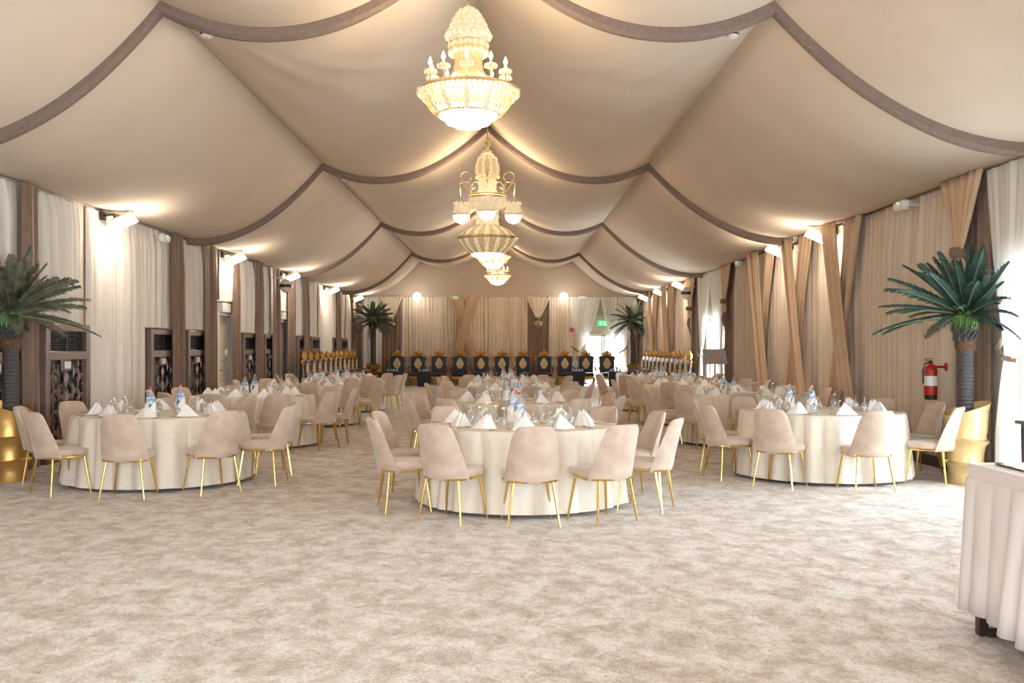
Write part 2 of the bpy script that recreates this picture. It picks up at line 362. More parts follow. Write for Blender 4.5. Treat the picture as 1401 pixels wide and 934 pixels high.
# ------------------------------------------------------------------ curtains
def side(w):     # point on a wall: along s, off the wall d, height z
    if w == 'L': return lambda s, d, z: (XL+d, s, z)
    if w == 'R': return lambda s, d, z: (XR-d, s, z)
    return lambda s, d, z: (s, YB-d, z)
def pleats(seed, n):
    r = random.Random(seed); k = [0]
    ph = [r.uniform(.6, 1.4) for _ in range(n+2)]; acc = [0]
    for q in ph: acc.append(acc[-1]+q)
    am = [(r.uniform(.9, 1.5) if r.random() < .3 else r.uniform(.25, .8)) for _ in range(n+3)]
    def f(t):
        x = t*acc[n]; i = 0
        lo = 0
        while lo < n-1 and acc[lo+1] < x: lo += 1
        u = (x-acc[lo])/(acc[lo+1]-acc[lo])
        return am[lo]*abs(math.sin(PI*u))**.8
    return f
def curtain(w, s0, s1, z0, z1, m, label, wl=.11, amp=.05, d=.04, group=None, cat='curtain', name='curtain', taper=0):
    P = side(w); n = max(3, int((s1-s0)/wl/.85)); amp *= 1.45; f = pleats(hash((round(s0*10), round(z0*10))) % 999, n); nu = n*8; ph = random.uniform(0, 6)
    def fn(u, v):
        z = z1+(z0-z1)*v; s = s0+(s1-s0)*u
        a = amp*(.5+.5*min(1, v*5))
        s += .012*math.sin(v*5+u*n*1.7+ph)*min(1, v*3) + taper*(u-.5)*v
        return P(s, d+a*f(u)+.004*math.sin(v*9+u*40), z)
    b = MB(); b.grid(fn, nu, 10)
    # gathered heading strip
    b.grid(lambda u, v: P(s0+(s1-s0)*u, d+.055*f(u)*.6+.012, z1-.075*v+.0), nu, 1)
    return tag(b.build(name, m), label, cat, group)
def xdrape(w, s0, s1, m, label, z1=3.5, group=None):
    """two pleated bands crossing in front of the curtain"""
    P = side(w); e = empty('crossed_drape', (0, 0, 0), 0, label, 'drape', group)
    for k, (a0, a1, c0, c1, d) in enumerate(((s0, s0+.43*(s1-s0), s1-.22*(s1-s0), s1+.27, .20), (s0+.57*(s1-s0), s1, s0-.27, s0+.22*(s1-s0), .33))):
        n = 6; f = pleats(k+int(s0*7) % 50, n)
        def fn(u, v, a0=a0, a1=a1, c0=c0, c1=c1, d=d, f=f):
            t = v; mid = math.sin(PI*t); wd = 1-.32*mid
            A = a0+(c0-a0)*t; B = a1+(c1-a1)*t; cc = (A+B)/2; hw = (B-A)/2*wd
            return P(cc+hw*(2*u-1), d+.085*f(u), z1+(.04-z1)*t)
        b = MB(); b.grid(fn, n*6, 14); b.build('drape_band', m, e, thick=.006)
    return e
def swag(w, s0, s1, label, mtop='tan_drape', group=None):
    """brown drape with a gathered fan tied above it"""
    P = side(w); e = empty('tied_drape', (0, 0, 0), 0, label, 'drape', group)
    n = max(4, int((s1-s0)/.13)); f = pleats(int(s0*3) % 77, n); sm = (s0+s1)/2
    b = MB(); b.grid(lambda u, v: P(s0+(s1-s0)*u, .08+.06*f(u), 3.5-3.46*v), n*6, 8); b.build('brown_panel', 'brown_drape', e)
    g = pleats(11, 8); hw = (s1-s0)/2; zt = 2.62
    b = MB(); b.grid(lambda u, v: P(sm+(2*u-1)*(hw*(1-v)**.9*(1-.0)+.07), .2+.05*g(u)*(1-v*.3)+.03*v, 3.52+(zt-3.52)*v), 48, 10); b.build('gathered_fan', mtop, e, thick=.006)
    b = MB(); c = P(sm, .25, zt); b.lathe([(.085, -.06), (.1, -.03), (.1, .03), (.085, .06)], 14, c); b.build('tie_band', 'brown_drape', e)
    b = MB(); b.grid(lambda u, v: P(sm+(2*u-1)*(.06+.1*math.sin(PI*min(1, v*1.1))**.8)+.03*v, .22+.05*g(u), zt-.05-.36*v*(1-.25*abs(2*u-1))), 32, 6); b.build('tail', mtop, e, thick=.006)
    b = MB(); r = random.Random(3)
    for k in range(9):
        a = r.uniform(-.11, .11); L = r.uniform(.3, .62)
        b.tube([P(sm+a*.4, .22, zt-.1), P(sm+a, .25+r.uniform(0, .05), zt-.2-L*.5), P(sm+a*1.2, .22, zt-.2-L)], [.012, .026, .004], 6)
    b.build('tassel', 'brown_drape', e)
    return e
def tied(w, sout, sin, st, zt, m, label, z1=3.5, group=None, d=.12):
    """curtain drawn to one side and tied with a sash"""
    P = side(w); e = empty('tied_curtain', (0, 0, 0), 0, label, 'curtain', group); n = 13; f = pleats(int(abs(st)*13) % 61, n)
    sg = 1 if sin > sout else -1
    def fn(u, v):
        top = sout+(sin-sout)*u
        if v < .62:
            t = v/.62; z = z1+(zt-z1)*t; q = (1-t)
            bow = q**.8 if u > .5 else q
            x0 = st+sg*(-.07+.16*u)
            s = x0+(top-x0)*(bow*.6+.4*(1-t**2.2)) ; a = .05*(1-.4*t)
        else:
            t = (v-.62)/.38; z = zt+(.04-zt)*t; s = st+sg*(-.07+.16*u)+sg*(u-.55)*.38*min(1, t*1.6)**.7; a = .05*(.6+.6*t)
        return P(s, d+a*f(u), z)
    b = MB(); b.grid(fn, n*6, 30); b.build('curtain_panel', m, e)
    b = MB(); b.tube([P(st-sg*.24, .06, zt+.2), P(st-sg*.1, .2, zt+.07), P(st+sg*.05, d+.09, zt-.02), P(st+sg*.12, .1, zt-.05)], .03, 8); b.build('sash', 'brown_drape', e)
    return e
# left wall
GL = 'short white sheers over the left wall cabinets'
for s0, s1, lab in ((8.6, 9.9, 'white gathered sheer over the left wall beyond the palm, at the frame edge'), (9.95, 12.24, 'white gathered sheer over the wall cabinet behind the left palm'), (12.63, 14.0, 'white gathered sheer above the foremost fully seen left wall cabinet'),
              (16.35, 17.78, 'white gathered sheer above the cabinet just past the wide full-length left curtain'), (18.27, 19.68, 'white gathered sheer above the cabinet just before the nearer left doorway'),
              (22.08, 23.68, 'white gathered sheer above the first cabinet past the nearer left doorway'), (24.28, 25.4, 'white gathered sheer above the last cabinet before the farther left doorway'),
              (28.0, 29.38, 'white gathered sheer above the first cabinet past the farther left doorway'), (30.0, 31.38, 'white gathered sheer above the second cabinet past the farther left doorway'),
              (33.8, 35.02, 'white gathered sheer above the last cabinet but one on the left wall'), (35.5, 36.8, 'white gathered sheer above the farthest cabinet on the left wall')):
    curtain('L', s0*.983, s1*.983, 1.84, 3.5, 'white_sheer', lab, wl=.115, amp=.06, d=.02)
for s0, s1, lab in ((20.52, 21.58, 'short white sheer above the nearer left doorway'), (26.12, 27.08, 'short white sheer above the farther left doorway')):
    curtain('L', s0, s1, 2.49, 3.5, 'white_sheer', lab, wl=.12, amp=.08)
for s0, s1, lab in ((14.03, 16.3, 'wide full-length white curtain beside the foremost left wall cabinet'), (31.4, 33.78, 'full-length white curtain by the near end of the left throne row'), (36.82, 38.7, 'full-length white curtain at the far corner of the left wall')):
    curtain('L', s0, s1, .03, 3.5, 'white_sheer', lab, wl=.13, amp=.06, d=.02)
GB = 'brown drapes on the left wall'
for s0, s1, lab in ((12.22, 12.66, 'brown velvet drape just right of the left palm'), (17.76, 18.28, 'brown drape between the two cabinets before the nearer left doorway'), (19.66, 20.46, 'brown drape on the near side of the nearer left doorway'),
              (21.66, 22.1, 'brown drape on the far side of the nearer left doorway'), (23.66, 24.3, 'brown drape between the two cabinets between the left doorways'), (25.38, 26.06, 'brown drape on the near side of the farther left doorway'),
              (27.14, 27.98, 'brown drape on the far side of the farther left doorway'), (29.36, 30.02, 'brown drape between the cabinets past the farther left doorway'), (35.0, 35.52, 'brown drape between the two farthest left wall cabinets'), (38.72, 39.3, 'brown drape in the far left corner on the side wall')):
    curtain('L', s0*.973, s1*.973, .03, 3.51, 'brown_drape', lab, wl=.13, amp=.05, d=.165, name='drape', cat='drape')
# right wall
curtain('R', 12.02, 16.6, .03, 3.5, 'cream_sheer', 'cream full-length curtain behind the fire extinguisher on the right wall', wl=.15, amp=.07)
curtain('R', 16.6, 19.2, .03, 3.5, 'cream_sheer', 'cream full-length curtain behind the middle crossed drape on the right wall', wl=.13, amp=.06, d=.03)
curtain('R', 19.2, 23.5, .03, 3.5, 'cream_sheer', 'cream full-length curtain beside the tied curtains with the lectern, right wall', wl=.13, amp=.06, d=.03)
curtain('R', 29.2, 33.9, .03, 3.5, 'cream_sheer', 'cream full-length curtain behind the near part of the right throne row', wl=.14, amp=.06, d=.03)
curtain('R', 33.9, 38.9, .03, 3.5, 'cream_sheer', 'cream full-length curtain behind the far part of the right throne row', wl=.14, amp=.06, d=.03)
curtain('R', 38.95, 39.35, .03, 3.5, 'brown_drape', 'brown drape in the far right corner on the side wall', wl=.13, amp=.08, name='drape', cat='drape')
xdrape('R', 14.8, 16.25, 'tan_drape', 'tan crossed drape on the right wall, nearest to the fire extinguisher')
xdrape('R', 17.2, 18.65, 'tan_drape', 'tan crossed drape on the right wall, middle of the three near ones')
xdrape('R', 19.6, 21.05, 'tan_drape', 'tan crossed drape on the right wall, closest to the lectern')
xdrape('R', 31.4, 32.8, 'tan_drape', 'tan crossed drape above the near half of the right throne row')
xdrape('R', 34.7, 36.1, 'tan_drape', 'tan crossed drape above the far half of the right throne row')
swag('R', 11.12, 12.02, 'brown drape with tan tied fan behind the right palm')
swag('R', 23.5, 24.4, 'brown drape with tan tied fan just right of the lectern')
swag('R', 27.9, 29.15, 'brown drape with tan tied fan at the near end of the right throne row')
tied('R', 11.15, 9.42, 10.65, 1.42, 'window_sheer', 'white sheer tied back with brown sash beside the right palm')
tied('R', 7.6, 9.4, 8.0, 1.42, 'window_sheer', 'white sheer tied back on the near side of the right opening')
tied('R', 24.45, 26.17, 24.85, 1.3, 'window_sheer', 'white sheer tied back on the lectern side of the far right window')
tied('R', 27.85, 26.15, 27.4, 1.3, 'window_sheer', 'white sheer tied back on the throne side of the far right window')
# back wall
curtain('B', -5.95, -4.94, .03, 3.5, 'white_sheer', 'white curtain behind the back left palm on the back wall', wl=.14, amp=.08)
curtain('B', -4.18, -1.65, .03, 3.5, 'cream_sheer', 'cream curtain on the back wall left of the crossed drape', wl=.15, amp=.09)
curtain('B', -1.65, .88, .03, 3.5, 'cream_sheer', 'cream curtain on the back wall right of the crossed drape', wl=.15, amp=.09)
curtain('B', 1.7, 2.95, .03, 3.5, 'cream_sheer', 'cream curtain on the back wall behind the red alarm bell', wl=.15, amp=.09)
curtain('B', 4.75, 5.2, .03, 3.5, 'cream_sheer', 'cream curtain on the back wall behind the back right palm', wl=.13, amp=.07, d=.03)
curtain('B', -5.95, -5.72, .03, 3.5, 'brown_drape', 'narrow brown drape in the left corner of the back wall', wl=.1, amp=.08, name='drape', cat='drape', d=.15)
curtain('B', 5.2, 5.53, .03, 3.5, 'brown_drape', 'narrow brown drape in the right corner of the back wall', wl=.1, amp=.08, name='drape', cat='drape', d=.13)
xdrape('B', -2.28, -.98, 'tan_drape', 'tan crossed drape in the middle of the back wall')
swag('B', -4.94, -4.18, 'brown drape with cream tied fan on the back wall right of the back left palm', 'cream_sheer')
swag('B', .88, 1.7, 'brown drape with cream tied fan on the back wall right of middle', 'cream_sheer')
tied('B', 2.6, 3.79, 2.86, 1.34, 'window_sheer', 'sheer tied to the left of the bright back door', group=None)
tied('B', 5.3, 3.77, 4.62, 1.32, 'window_sheer', 'sheer tied to the right of the bright back door', group=None)

# ------------------------------------------------------------------ wall cabinets with fretwork
def cabinet():
    e = empty('wall_cabinet', (0, 0, 0), 0, 'x', 'cabinet')
    W, H = 1.34, 1.82
    b = MB()       # local: faces +x, width along y
    b.bbox((.05, -W/2+.06, H/2), (.12, .12, H), .01); b.bbox((.05, W/2-.06, H/2), (.12, .12, H), .01)
    b.bbox((.05, 0, H-.05), (.12, W, .1), .01); b.bbox((.05, 0, 1.40), (.12, W, .12), .01); b.bbox((.05, 0, .1), (.12, W, .2), .01)
    b.box((.015, 0, .8), (.01, W, 1.5)); b.build('frame', 'bronze', e)
    b = MB(); b.box((.03, 0, 1.595), (.02, W-.22, .29)); 
    for k in range(9): b.box((.05, 0, 1.47+k*.031), (.03, W-.24, .006), rot=Matrix.Rotation(.5, 3, 'Y'))
    for k in range(6): b.box((.058, -.45+k*.18, 1.595), (.008, .008, .28))
    b.box((.06, .02, 1.595), (.012, .03, .28))
    b.build('vent_grille', 'black', e)
    b = MB(); b.box((.022, 0, .77), (.012, W-.24, 1.14)); b.build('backing', 'black', e)
    b = MB(); hw = W/2-.13
    def rib(pts, r):
        for s in (-1, 1): b.tube([(.06, s*y, z) for y, z in pts], r, 5)
    def arc(cy, cz, R, a0, a1, spiral=.0, n=9): return [(cy+(R*(1-spiral*i/n))*math.cos(a0+(a1-a0)*i/n), cz+(R*(1-spiral*i/n))*math.sin(a0+(a1-a0)*i/n)) for i in range(n+1)]
    for row in range(4):
        z = .28+row*.27
        for col, cy in enumerate((.12, .30, .47)):
            zz = z+(.07 if col % 2 else 0)
            if row == 3 and col == 0: continue
            rib(arc(cy, zz, .085, -.4*PI, .95*PI, .6), [.02-.0012*i for i in range(10)])
            rib(arc(cy, zz+.12, .095, -.6*PI, .55*PI, .3), [.008+.0022*min(i, 9-i) for i in range(10)])
            b.ball((.06, cy-.0, zz), .022, 6, 4); b.ball((.06, -cy, zz), .022, 6, 4)
            rib([(cy-.09, zz-.1), (cy-.05, zz+.02), (cy-.08, zz+.13)], [.006, .02, .006])
        b.tube([(.06, 0, z-.13), (.06, 0, z+.02), (.06, 0, z+.1)], [.01, .04, .006], 5)
    b.bbox((.06, 0, 1.27), (.03, .3, .16), .01)
    for s in (-1, 1): b.box((.06, s*hw, .77), (.03, .03, 1.14))
    b.build('fretwork', 'bronze', e)
    b = MB(); b.bbox((.085, 0, 1.27), (.02, .17, .1), .006); b.build('control_panel', 'white_plastic', e)
    return e
cab = cabinet(); first = True
for yc, lab in ((11.45, 'dark bronze fretwork cabinet behind the left palm trunk'), (13.31, 'dark bronze fretwork cabinet with black vent, right of the left palm'), (17.06, 'dark bronze fretwork cabinet just past the wide full-length left curtain'),
            (18.97, 'dark bronze fretwork cabinet just before the nearer left doorway'), (22.85, 'fretwork cabinet just past the nearer left doorway'), (24.8, 'fretwork cabinet just before the farther left doorway'),
            (28.7, 'fretwork cabinet just past the farther left doorway'), (30.65, 'fretwork cabinet behind the nearest thrones of the left throne row'), (34.4, 'fretwork cabinet last but one on the left wall'), (36.15, 'farthest fretwork cabinet on the left wall')):
    o = cab if first else copy_tree(cab); first = False
    o.location = (XL+.005, yc, 0.0); o['label'] = lab; o['group'] = 'fretwork cabinets along the left wall'

# ------------------------------------------------------------------ lamps
def flood(loc, dirx, label, yaw=0):
    e = empty('flood_light', loc, 0, label, 'lamp', 'flood lights high on the side walls')
    R = Matrix.Rotation(-dirx*.42, 3, 'Y') @ Matrix.Rotation(-.62, 3, 'X')
    def T(v): return R @ Vector(v)
    b = MB(); b.box((0, 0, 0), (.36, .2, .05), rot=R); 
    for k in range(6): b.box(T((-.12+k*.05, 0, .035)), (.01, .17, .03), rot=R)
    b.build('lamp_housing', 'frame_white', e)
    b = MB(); b.box(T((0, 0, -.03)), (.33, .17, .012), rot=R); b.build('lamp_panel', 'flood', e)
    b = MB(); b.tube([(-dirx*.3, 0, .08), (-dirx*.15, 0, .1), (-dirx*.1, 0, .0)], .015, 6); b.bbox((-dirx*.3, 0, .08), (.05, .12, .12), .008); b.build('bracket', 'black', e)
    l = bpy.data.lights.new('flood_bulb', 'POINT'); l.energy = K_FLOOD; l.color = (1, .88, .72); l.shadow_soft_size = .12
    lo = bpy.data.objects.new('flood_bulb', l); lo.location = (dirx*.2, -.05, -.2); lo.parent = e; C.objects.link(lo)
for y, x, lab in ((14.5, -5.62, 'lit flood light on the left wall above the wide white curtain'), (20.6, -5.62, 'lit flood light above the nearer left doorway'), (26.0, -5.62, 'lit flood light above the farther left doorway'),
               (32.2, -5.62, 'lit flood light second from the far left corner'), (37.6, -5.62, 'lit flood light closest to the far left corner')):
    flood((x, y, 3.36), 1, lab)
for y, x, lab in ((16.35, 5.16, 'lit flood light on the right wall, nearest to the right palm'), (18.85, 5.16, 'lit flood light on the right wall above the middle crossed drape'), (29.5, 5.16, 'lit flood light on the right wall beside the speaker'),
               (33.3, 5.16, 'lit flood light on the right wall, second from the far corner'), (37.0, 5.16, 'lit flood light on the right wall, closest to the far corner')):
    flood((x, y, 3.36), -1, lab)
for x, lab in ((-3.52, 'round white glaring lamp on the left of the back wall'), (2.3, 'round white glaring lamp on the right of the back wall')):
    e = empty('round_lamp', (x, YB-.32, 3.5), 0, lab, 'lamp', 'round lamps on the back wall')
    b = MB(); b.ball((0, -.02, 0), .17, 20, 12); b.build('lamp_globe', 'lamp_globe', e)
    b = MB(); b.tube([(0, .3, 0), (0, .1, 0)], .03, 8); b.lathe([(.08, -.02), (.1, 0), (.08, .02)], 14, (0, .28, 0)); b.build('bracket', 'frame_white', e)
    l = bpy.data.lights.new('globe_light', 'POINT'); l.energy = 11; l.color = (1, .95, .86); l.shadow_soft_size = .15
    lo = bpy.data.objects.new('globe_light', l); lo.location = (0, -.75, -.15); lo.parent = e; C.objects.link(lo)

def beads(b, R, z, n, r, cx=0, cy=0, sz=1.): 
    for k in range(n):
        a = 2*PI*k/n; b.ball((cx+R*math.cos(a), cy+R*math.sin(a), z), r, 6, 4, sz=sz)
def chain(b, x, y, z0, z1, s=.05):
    n = max(2, int((z1-z0)/s))
    for k in range(n):
        z = z0+(k+.5)*(z1-z0)/n; h = (z1-z0)/n*.62; w = h*.55
        pts = [((w*math.cos(a) if k % 2 else 0)+x, (0 if k % 2 else w*math.cos(a))+y, z+h*math.sin(a)) for a in [2*PI*i/8 for i in range(8)]]
        b.tube(pts, .006, 5, closed=True)
def chandelier(x, y, z0, label):
    """z0 = lowest point of the bowl; 1 m wide, one tier bowl and candle ring"""
    e = empty('chandelier', (x, y, z0), 0, label, 'chandelier')
    fl = lambda n, a=.05: (lambda th, i: 1+a*math.cos(n*th))
    b = MB(); b.lathe([(.02, 0), (.10, .012), (.19, .045), (.27, .10), (.30, .15), (.31, .19)], 72, mod=fl(24, .03), cap=False); beads(b, .12, .02, 14, .02); beads(b, .21, .06, 24, .02); beads(b, .28, .12, 32, .02)
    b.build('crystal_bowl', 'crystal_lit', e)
    b = MB()       # brass lattice shell with crystal leaves
    def pt(a, t): r = .31+.19*t**.75; return (r*math.cos(a), r*math.sin(a), .13+.25*t**1.15)
    for k in range(48):
        a = 2*PI*k/48
        b.tube([pt(a+.26*t, t) for t in (0, .25, .5, .75, 1)], .0045, 4); b.tube([pt(a-.26*t, t) for t in (0, .25, .5, .75, 1)], .0045, 4)
    b.tube([(.5*math.cos(a), .5*math.sin(a), .385) for a in [2*PI*i/48 for i in range(48)]], .018, 6, closed=True)
    b.tube([(.525*math.cos(a), .525*math.sin(a), .37) for a in [2*PI*i/48 for i in range(48)]], .012, 6, closed=True)
    b.tube([(.31*math.cos(a), .31*math.sin(a), .14) for a in [2*PI*i/48 for i in range(48)]], .012, 6, closed=True)
    b.build('brass_lattice', 'pale_brass', e)
    b = MB()
    for k in range(12):
        a = 2*PI*k/12
        def lf(u, v, a=a): t = v; w = .12*math.sin(PI*(.15+.75*(1-t)))*(1-t*.8); p = pt(a+(2*u-1)*w, t); return (p[0]*1.02, p[1]*1.02, p[2]-.01)
        b.grid(lf, 2, 6)
    beads(b, .515, .35, 60, .016, sz=1.6); beads(b, .47, .30, 48, .014, sz=1.4)
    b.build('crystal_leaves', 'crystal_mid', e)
    b = MB(); b.lathe([(.50, .385), (.40, .41), (.30, .43), (.2, .5), (.155, .58), (.135, .68), (.15, .76), (.20, .79), (.20, .82)], 36, mod=fl(12, .03), cap=False); b.build('neck', 'crystal_dim', e)
    b = MB()
    for z, R in ((.79, .195), (.86, .20), (.93, .215)): b.tube([(R*math.cos(a), R*math.sin(a), z) for a in [2*PI*i/36 for i in range(36)]], .012, 5, closed=True)
    b.lathe([(.02, 1.0), (.03, 1.15), (.02, 1.2), (.035, 1.24), (.012, 1.27)], 10)
    b.build('brass_ring', 'pale_brass', e)
    b = MB(); beads(b, .19, .77, 26, .022, sz=1.5); beads(b, .195, .84, 26, .02, sz=1.4)
    for z, R, n, r in ((.94, .215, 20, .034), (.99, .19, 18, .034), (1.05, .165, 15, .034), (1.10, .14, 13, .034), (1.15, .11, 10, .034), (1.19, .075, 7, .034), (1.22, .03, 4, .03)): beads(b, R, z, n, r)
    b.lathe([(.18, .8), (.19, .95), (.15, 1.07), (.09, 1.18)], 20, cap=False)
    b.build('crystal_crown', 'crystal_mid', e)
    for k in range(10):
        a = 2*PI*(k+.5)/10; R = .40; cx, cy = R*math.cos(a), R*math.sin(a)
        b = MB(); b.tube([(.2*math.cos(a), .2*math.sin(a), .52), (.3*math.cos(a), .3*math.sin(a), .44), (cx*.98, cy*.98, .45), (cx, cy, .52)], .011, 6)
        arm = b.build('candle_arm', 'pale_brass', e)
        b = MB(); b.lathe([(.015, .52), (.05, .535), (.065, .565), (.05, .57), (.012, .56), (.012, .61)], 12, (cx, cy, 0)); beads(b, .058, .545, 9, .012, cx, cy, 1.6); b.build('candle_cup', 'crystal_mid', arm)
        b = MB(); b.lathe([(.008, 0), (.018, .02), (.02, .035), (.012, .06), (.003, .085)], 10, (cx, cy, .61)); b.build('candle_bulb', 'bulb', arm)
    S = .94; e.scale = (S, S, S); top = (prof(x)-.02-z0)/S
    l = bpy.data.lights.new('candle_light', 'POINT'); l.energy = K_CHP; l.color = (1, .80, .54); l.shadow_soft_size = .35
    lo = bpy.data.objects.new('candle_light', l); lo.location = (0, 0, .62); lo.parent = e; C.objects.link(lo)
    b = MB(); chain(b, 0, 0, 1.25, top); b.tube([(0, 0, 1.25), (0, 0, top)], .006, 5); b.build('chain', 'pale_brass', e)
    return e
chandelier(-.36, 9.5, 3.62, 'large crystal chandelier nearest the camera, bright bowl with candle ring')
chandelier(-.35, 27.15, 3.66, 'crystal chandelier second from the back wall, partly behind the tall one')
chandelier(-.30, 35.9, 3.76, 'small looking crystal chandelier farthest away by the back wall')
def tall_chandelier(x, y, z0):
    e = empty('chandelier', (x, y, z0), 0, 'tall tiered crystal chandelier with four hanging globes, second from the camera', 'chandelier')
    def melon(b, R, zc, h, n=16, mi=0, cx=0, cy=0, top=.35):
        b.lathe([(R*math.cos(t), zc+h*math.sin(t)) for t in [(-PI/2+.12)+(PI-.5)*i/9 for i in range(10)]], n*4, (cx, cy, 0), mod=lambda th, i: 1+.025*math.cos(n*th), cap=False)
    b = MB(); b.lathe([(.02, 0), (.14, .012), (.24, .05), (.30, .11)], 48, mod=lambda th, i: 1+.03*math.cos(24*th), cap=False); beads(b, .16, .03, 18, .02); beads(b, .26, .075, 28, .02); b.build('crystal_bowl', 'crystal_lit', e)
    P1 = [(.30, .10), (.40, .17), (.49, .26), (.54, .36), (.55, .39), (.52, .42), (.46, .49), (.36, .56), (.25, .61), (.19, .63)]
    b = MB(); b.lathe(P1, 96, cap=False); b.build('lower_dome', 'crystal_dim', e)
    b = MB()
    for k in range(16):
        a0 = 2*PI*k/16
        b.grid(lambda u, v, a0=a0: ((lambda q: ((q[0]+.012)*math.cos(a0+(2*u-1)*.085), (q[0]+.012)*math.sin(a0+(2*u-1)*.085), q[1]))(P1[round(v*(len(P1)-1))])), 2, len(P1)-1)
    b.build('crystal_ribs', 'crystal_mid', e)
    b = MB()
    for z, R, r in ((.375, .56, .016), (.40, .55, .01), (.62, .2, .012), (.93, .2, .012), (1.14, .33, .016), (1.18, .335, .02), (1.17, .28, .014), (1.5, .17, .012), (1.97, .10, .012)): b.tube([(R*math.cos(a), R*math.sin(a), z) for a in [2*PI*i/40 for i in range(40)]], r, 6, closed=True)
    for k in range(40):
        a = 2*PI*k/40; pp = lambda t, s: ((lambda q: (q[0]*1.02*math.cos(a+s*t*.5), q[0]*1.02*math.sin(a+s*t*.5), q[1]))(P1[int(t*9)]))
        for s in (-1, 1): b.tube([pp(t/9, s) for t in range(10)], .0035, 4)
    b.build('brass_frame', 'pale_brass', e)
    b = MB(); b.lathe([(.06, 1.97), (.03, 2.02), (.035, 2.08), (.07, 2.14), (.08, 2.17), (.02, 2.18)], 14); b.build('finial', 'pale_brass', e)
    b = MB(); b.lathe([(.19, .62), (.2, .8), (.19, .93)], 32, mod=lambda th, i: 1+.04*math.cos(16*th), cap=False); beads(b, .2, .66, 22, .02, sz=2); beads(b, .2, .78, 22, .02, sz=2); beads(b, .2, .9, 22, .02, sz=2)
    b.lathe([(.20, .93), (.30, .97), (.33, 1.04), (.33, 1.13)], 40, mod=lambda th, i: 1+.03*math.cos(20*th), cap=False); beads(b, .32, 1.0, 32, .022, sz=2); beads(b, .33, 1.08, 32, .022, sz=2)
    b.lathe([(.15, 1.18), (.16, 1.35), (.15, 1.5)], 32, mod=lambda th, i: 1+.04*math.cos(16*th), cap=False); beads(b, .16, 1.25, 18, .02, sz=2.4); beads(b, .16, 1.42, 18, .02, sz=2.4)
    b.build('crystal_column', 'crystal_mid', e)
    P2 = [(.16, 1.5), (.205, 1.56), (.225, 1.64), (.22, 1.73), (.19, 1.82), (.14, 1.89), (.09, 1.93)]
    b = MB(); b.lathe(P2, 48, mod=lambda th, i: 1+.03*math.cos(12*th), cap=False); beads(b, .215, 1.53, 26, .02, sz=1.5); b.build('upper_dome', 'crystal_dim', e)
    b = MB(); beads(b, .15, 1.86, 14, .04); beads(b, .10, 1.92, 9, .035); beads(b, .07, 1.98, 7, .03)
    for k in range(10):
        a0 = 2*PI*k/10
        b.grid(lambda u, v, a0=a0: ((lambda q: ((q[0]+.012)*math.cos(a0+(2*u-1)*.1), (q[0]+.012)*math.sin(a0+(2*u-1)*.1), q[1]))(P2[round(v*(len(P2)-1))])), 2, len(P2)-1)
    b.build('crystal_crown', 'crystal_mid', e)
    for k in range(4):
        a = PI/2*k; ca, sa = math.cos(a), math.sin(a)
        Q = lambda r, z: (r*ca, r*sa, z)
        b = MB(); b.tube([Q(.17, 1.24), Q(.28, 1.22), Q(.38, 1.30), Q(.46, 1.42), Q(.52, 1.40), Q(.51, 1.30), Q(.50, 1.18)], .012, 6)
        b.tube([Q(.30, 1.24)]+[Q(.40+.10*math.cos(t), 1.52+.10*math.sin(t)) for t in [-2.2+.55*i for i in range(12)]], .010, 6)
        b.tube([Q(.17, 1.42), Q(.24, 1.44), Q(.30, 1.36), Q(.27, 1.30), Q(.23, 1.34)], .009, 6)
        arm = b.build('scroll_arm', 'pale_brass', e); b = MB(); chain(b, .50*ca, .50*sa, 1.05, 1.2, .04); b.build('arm_chain', 'pale_brass', arm)
        b = MB(); cx, cy = .48*ca, .48*sa
        PG = [(.09, 1.03), (.13, .98), (.155, .90), (.15, .81)]
        b.lathe(PG, 32, (cx, cy, 0), mod=lambda th, i: 1+.03*math.cos(8*th), cap=False)
        beads(b, .12, 1.03, 8, .035, cx, cy); b.build('globe_top', 'crystal_mid', arm)
        b = MB(); b.lathe([(.152, .82), (.14, .75), (.10, .69), (.03, .66)], 32, (cx, cy, 0), mod=lambda th, i: 1+.04*math.cos(12*th), cap=False); b.build('globe_bowl', 'crystal_glow', arm)
        b = MB(); b.tube([(cx+.157*math.cos(t), cy+.157*math.sin(t), .83) for t in [2*PI*i/24 for i in range(24)]], .01, 5, closed=True); b.build('globe_ring', 'pale_brass', arm)
    b = MB(); top = prof(x)-.02-z0
    l = bpy.data.lights.new('globe_light', 'POINT'); l.energy = K_CHP; l.color = (1, .80, .54); l.shadow_soft_size = .3
    lo = bpy.data.objects.new('globe_light', l); lo.location = (0, 0, 1.3); lo.parent = e; C.objects.link(lo); chain(b, 0, 0, 2.18, top); b.tube([(0, 0, 2.18), (0, 0, top)], .006, 5); b.build('chain', 'pale_brass', e)
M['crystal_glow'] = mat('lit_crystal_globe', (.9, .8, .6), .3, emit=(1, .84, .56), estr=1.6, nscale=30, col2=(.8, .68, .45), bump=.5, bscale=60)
tall_chandelier(-.34, 18.25, 3.13)

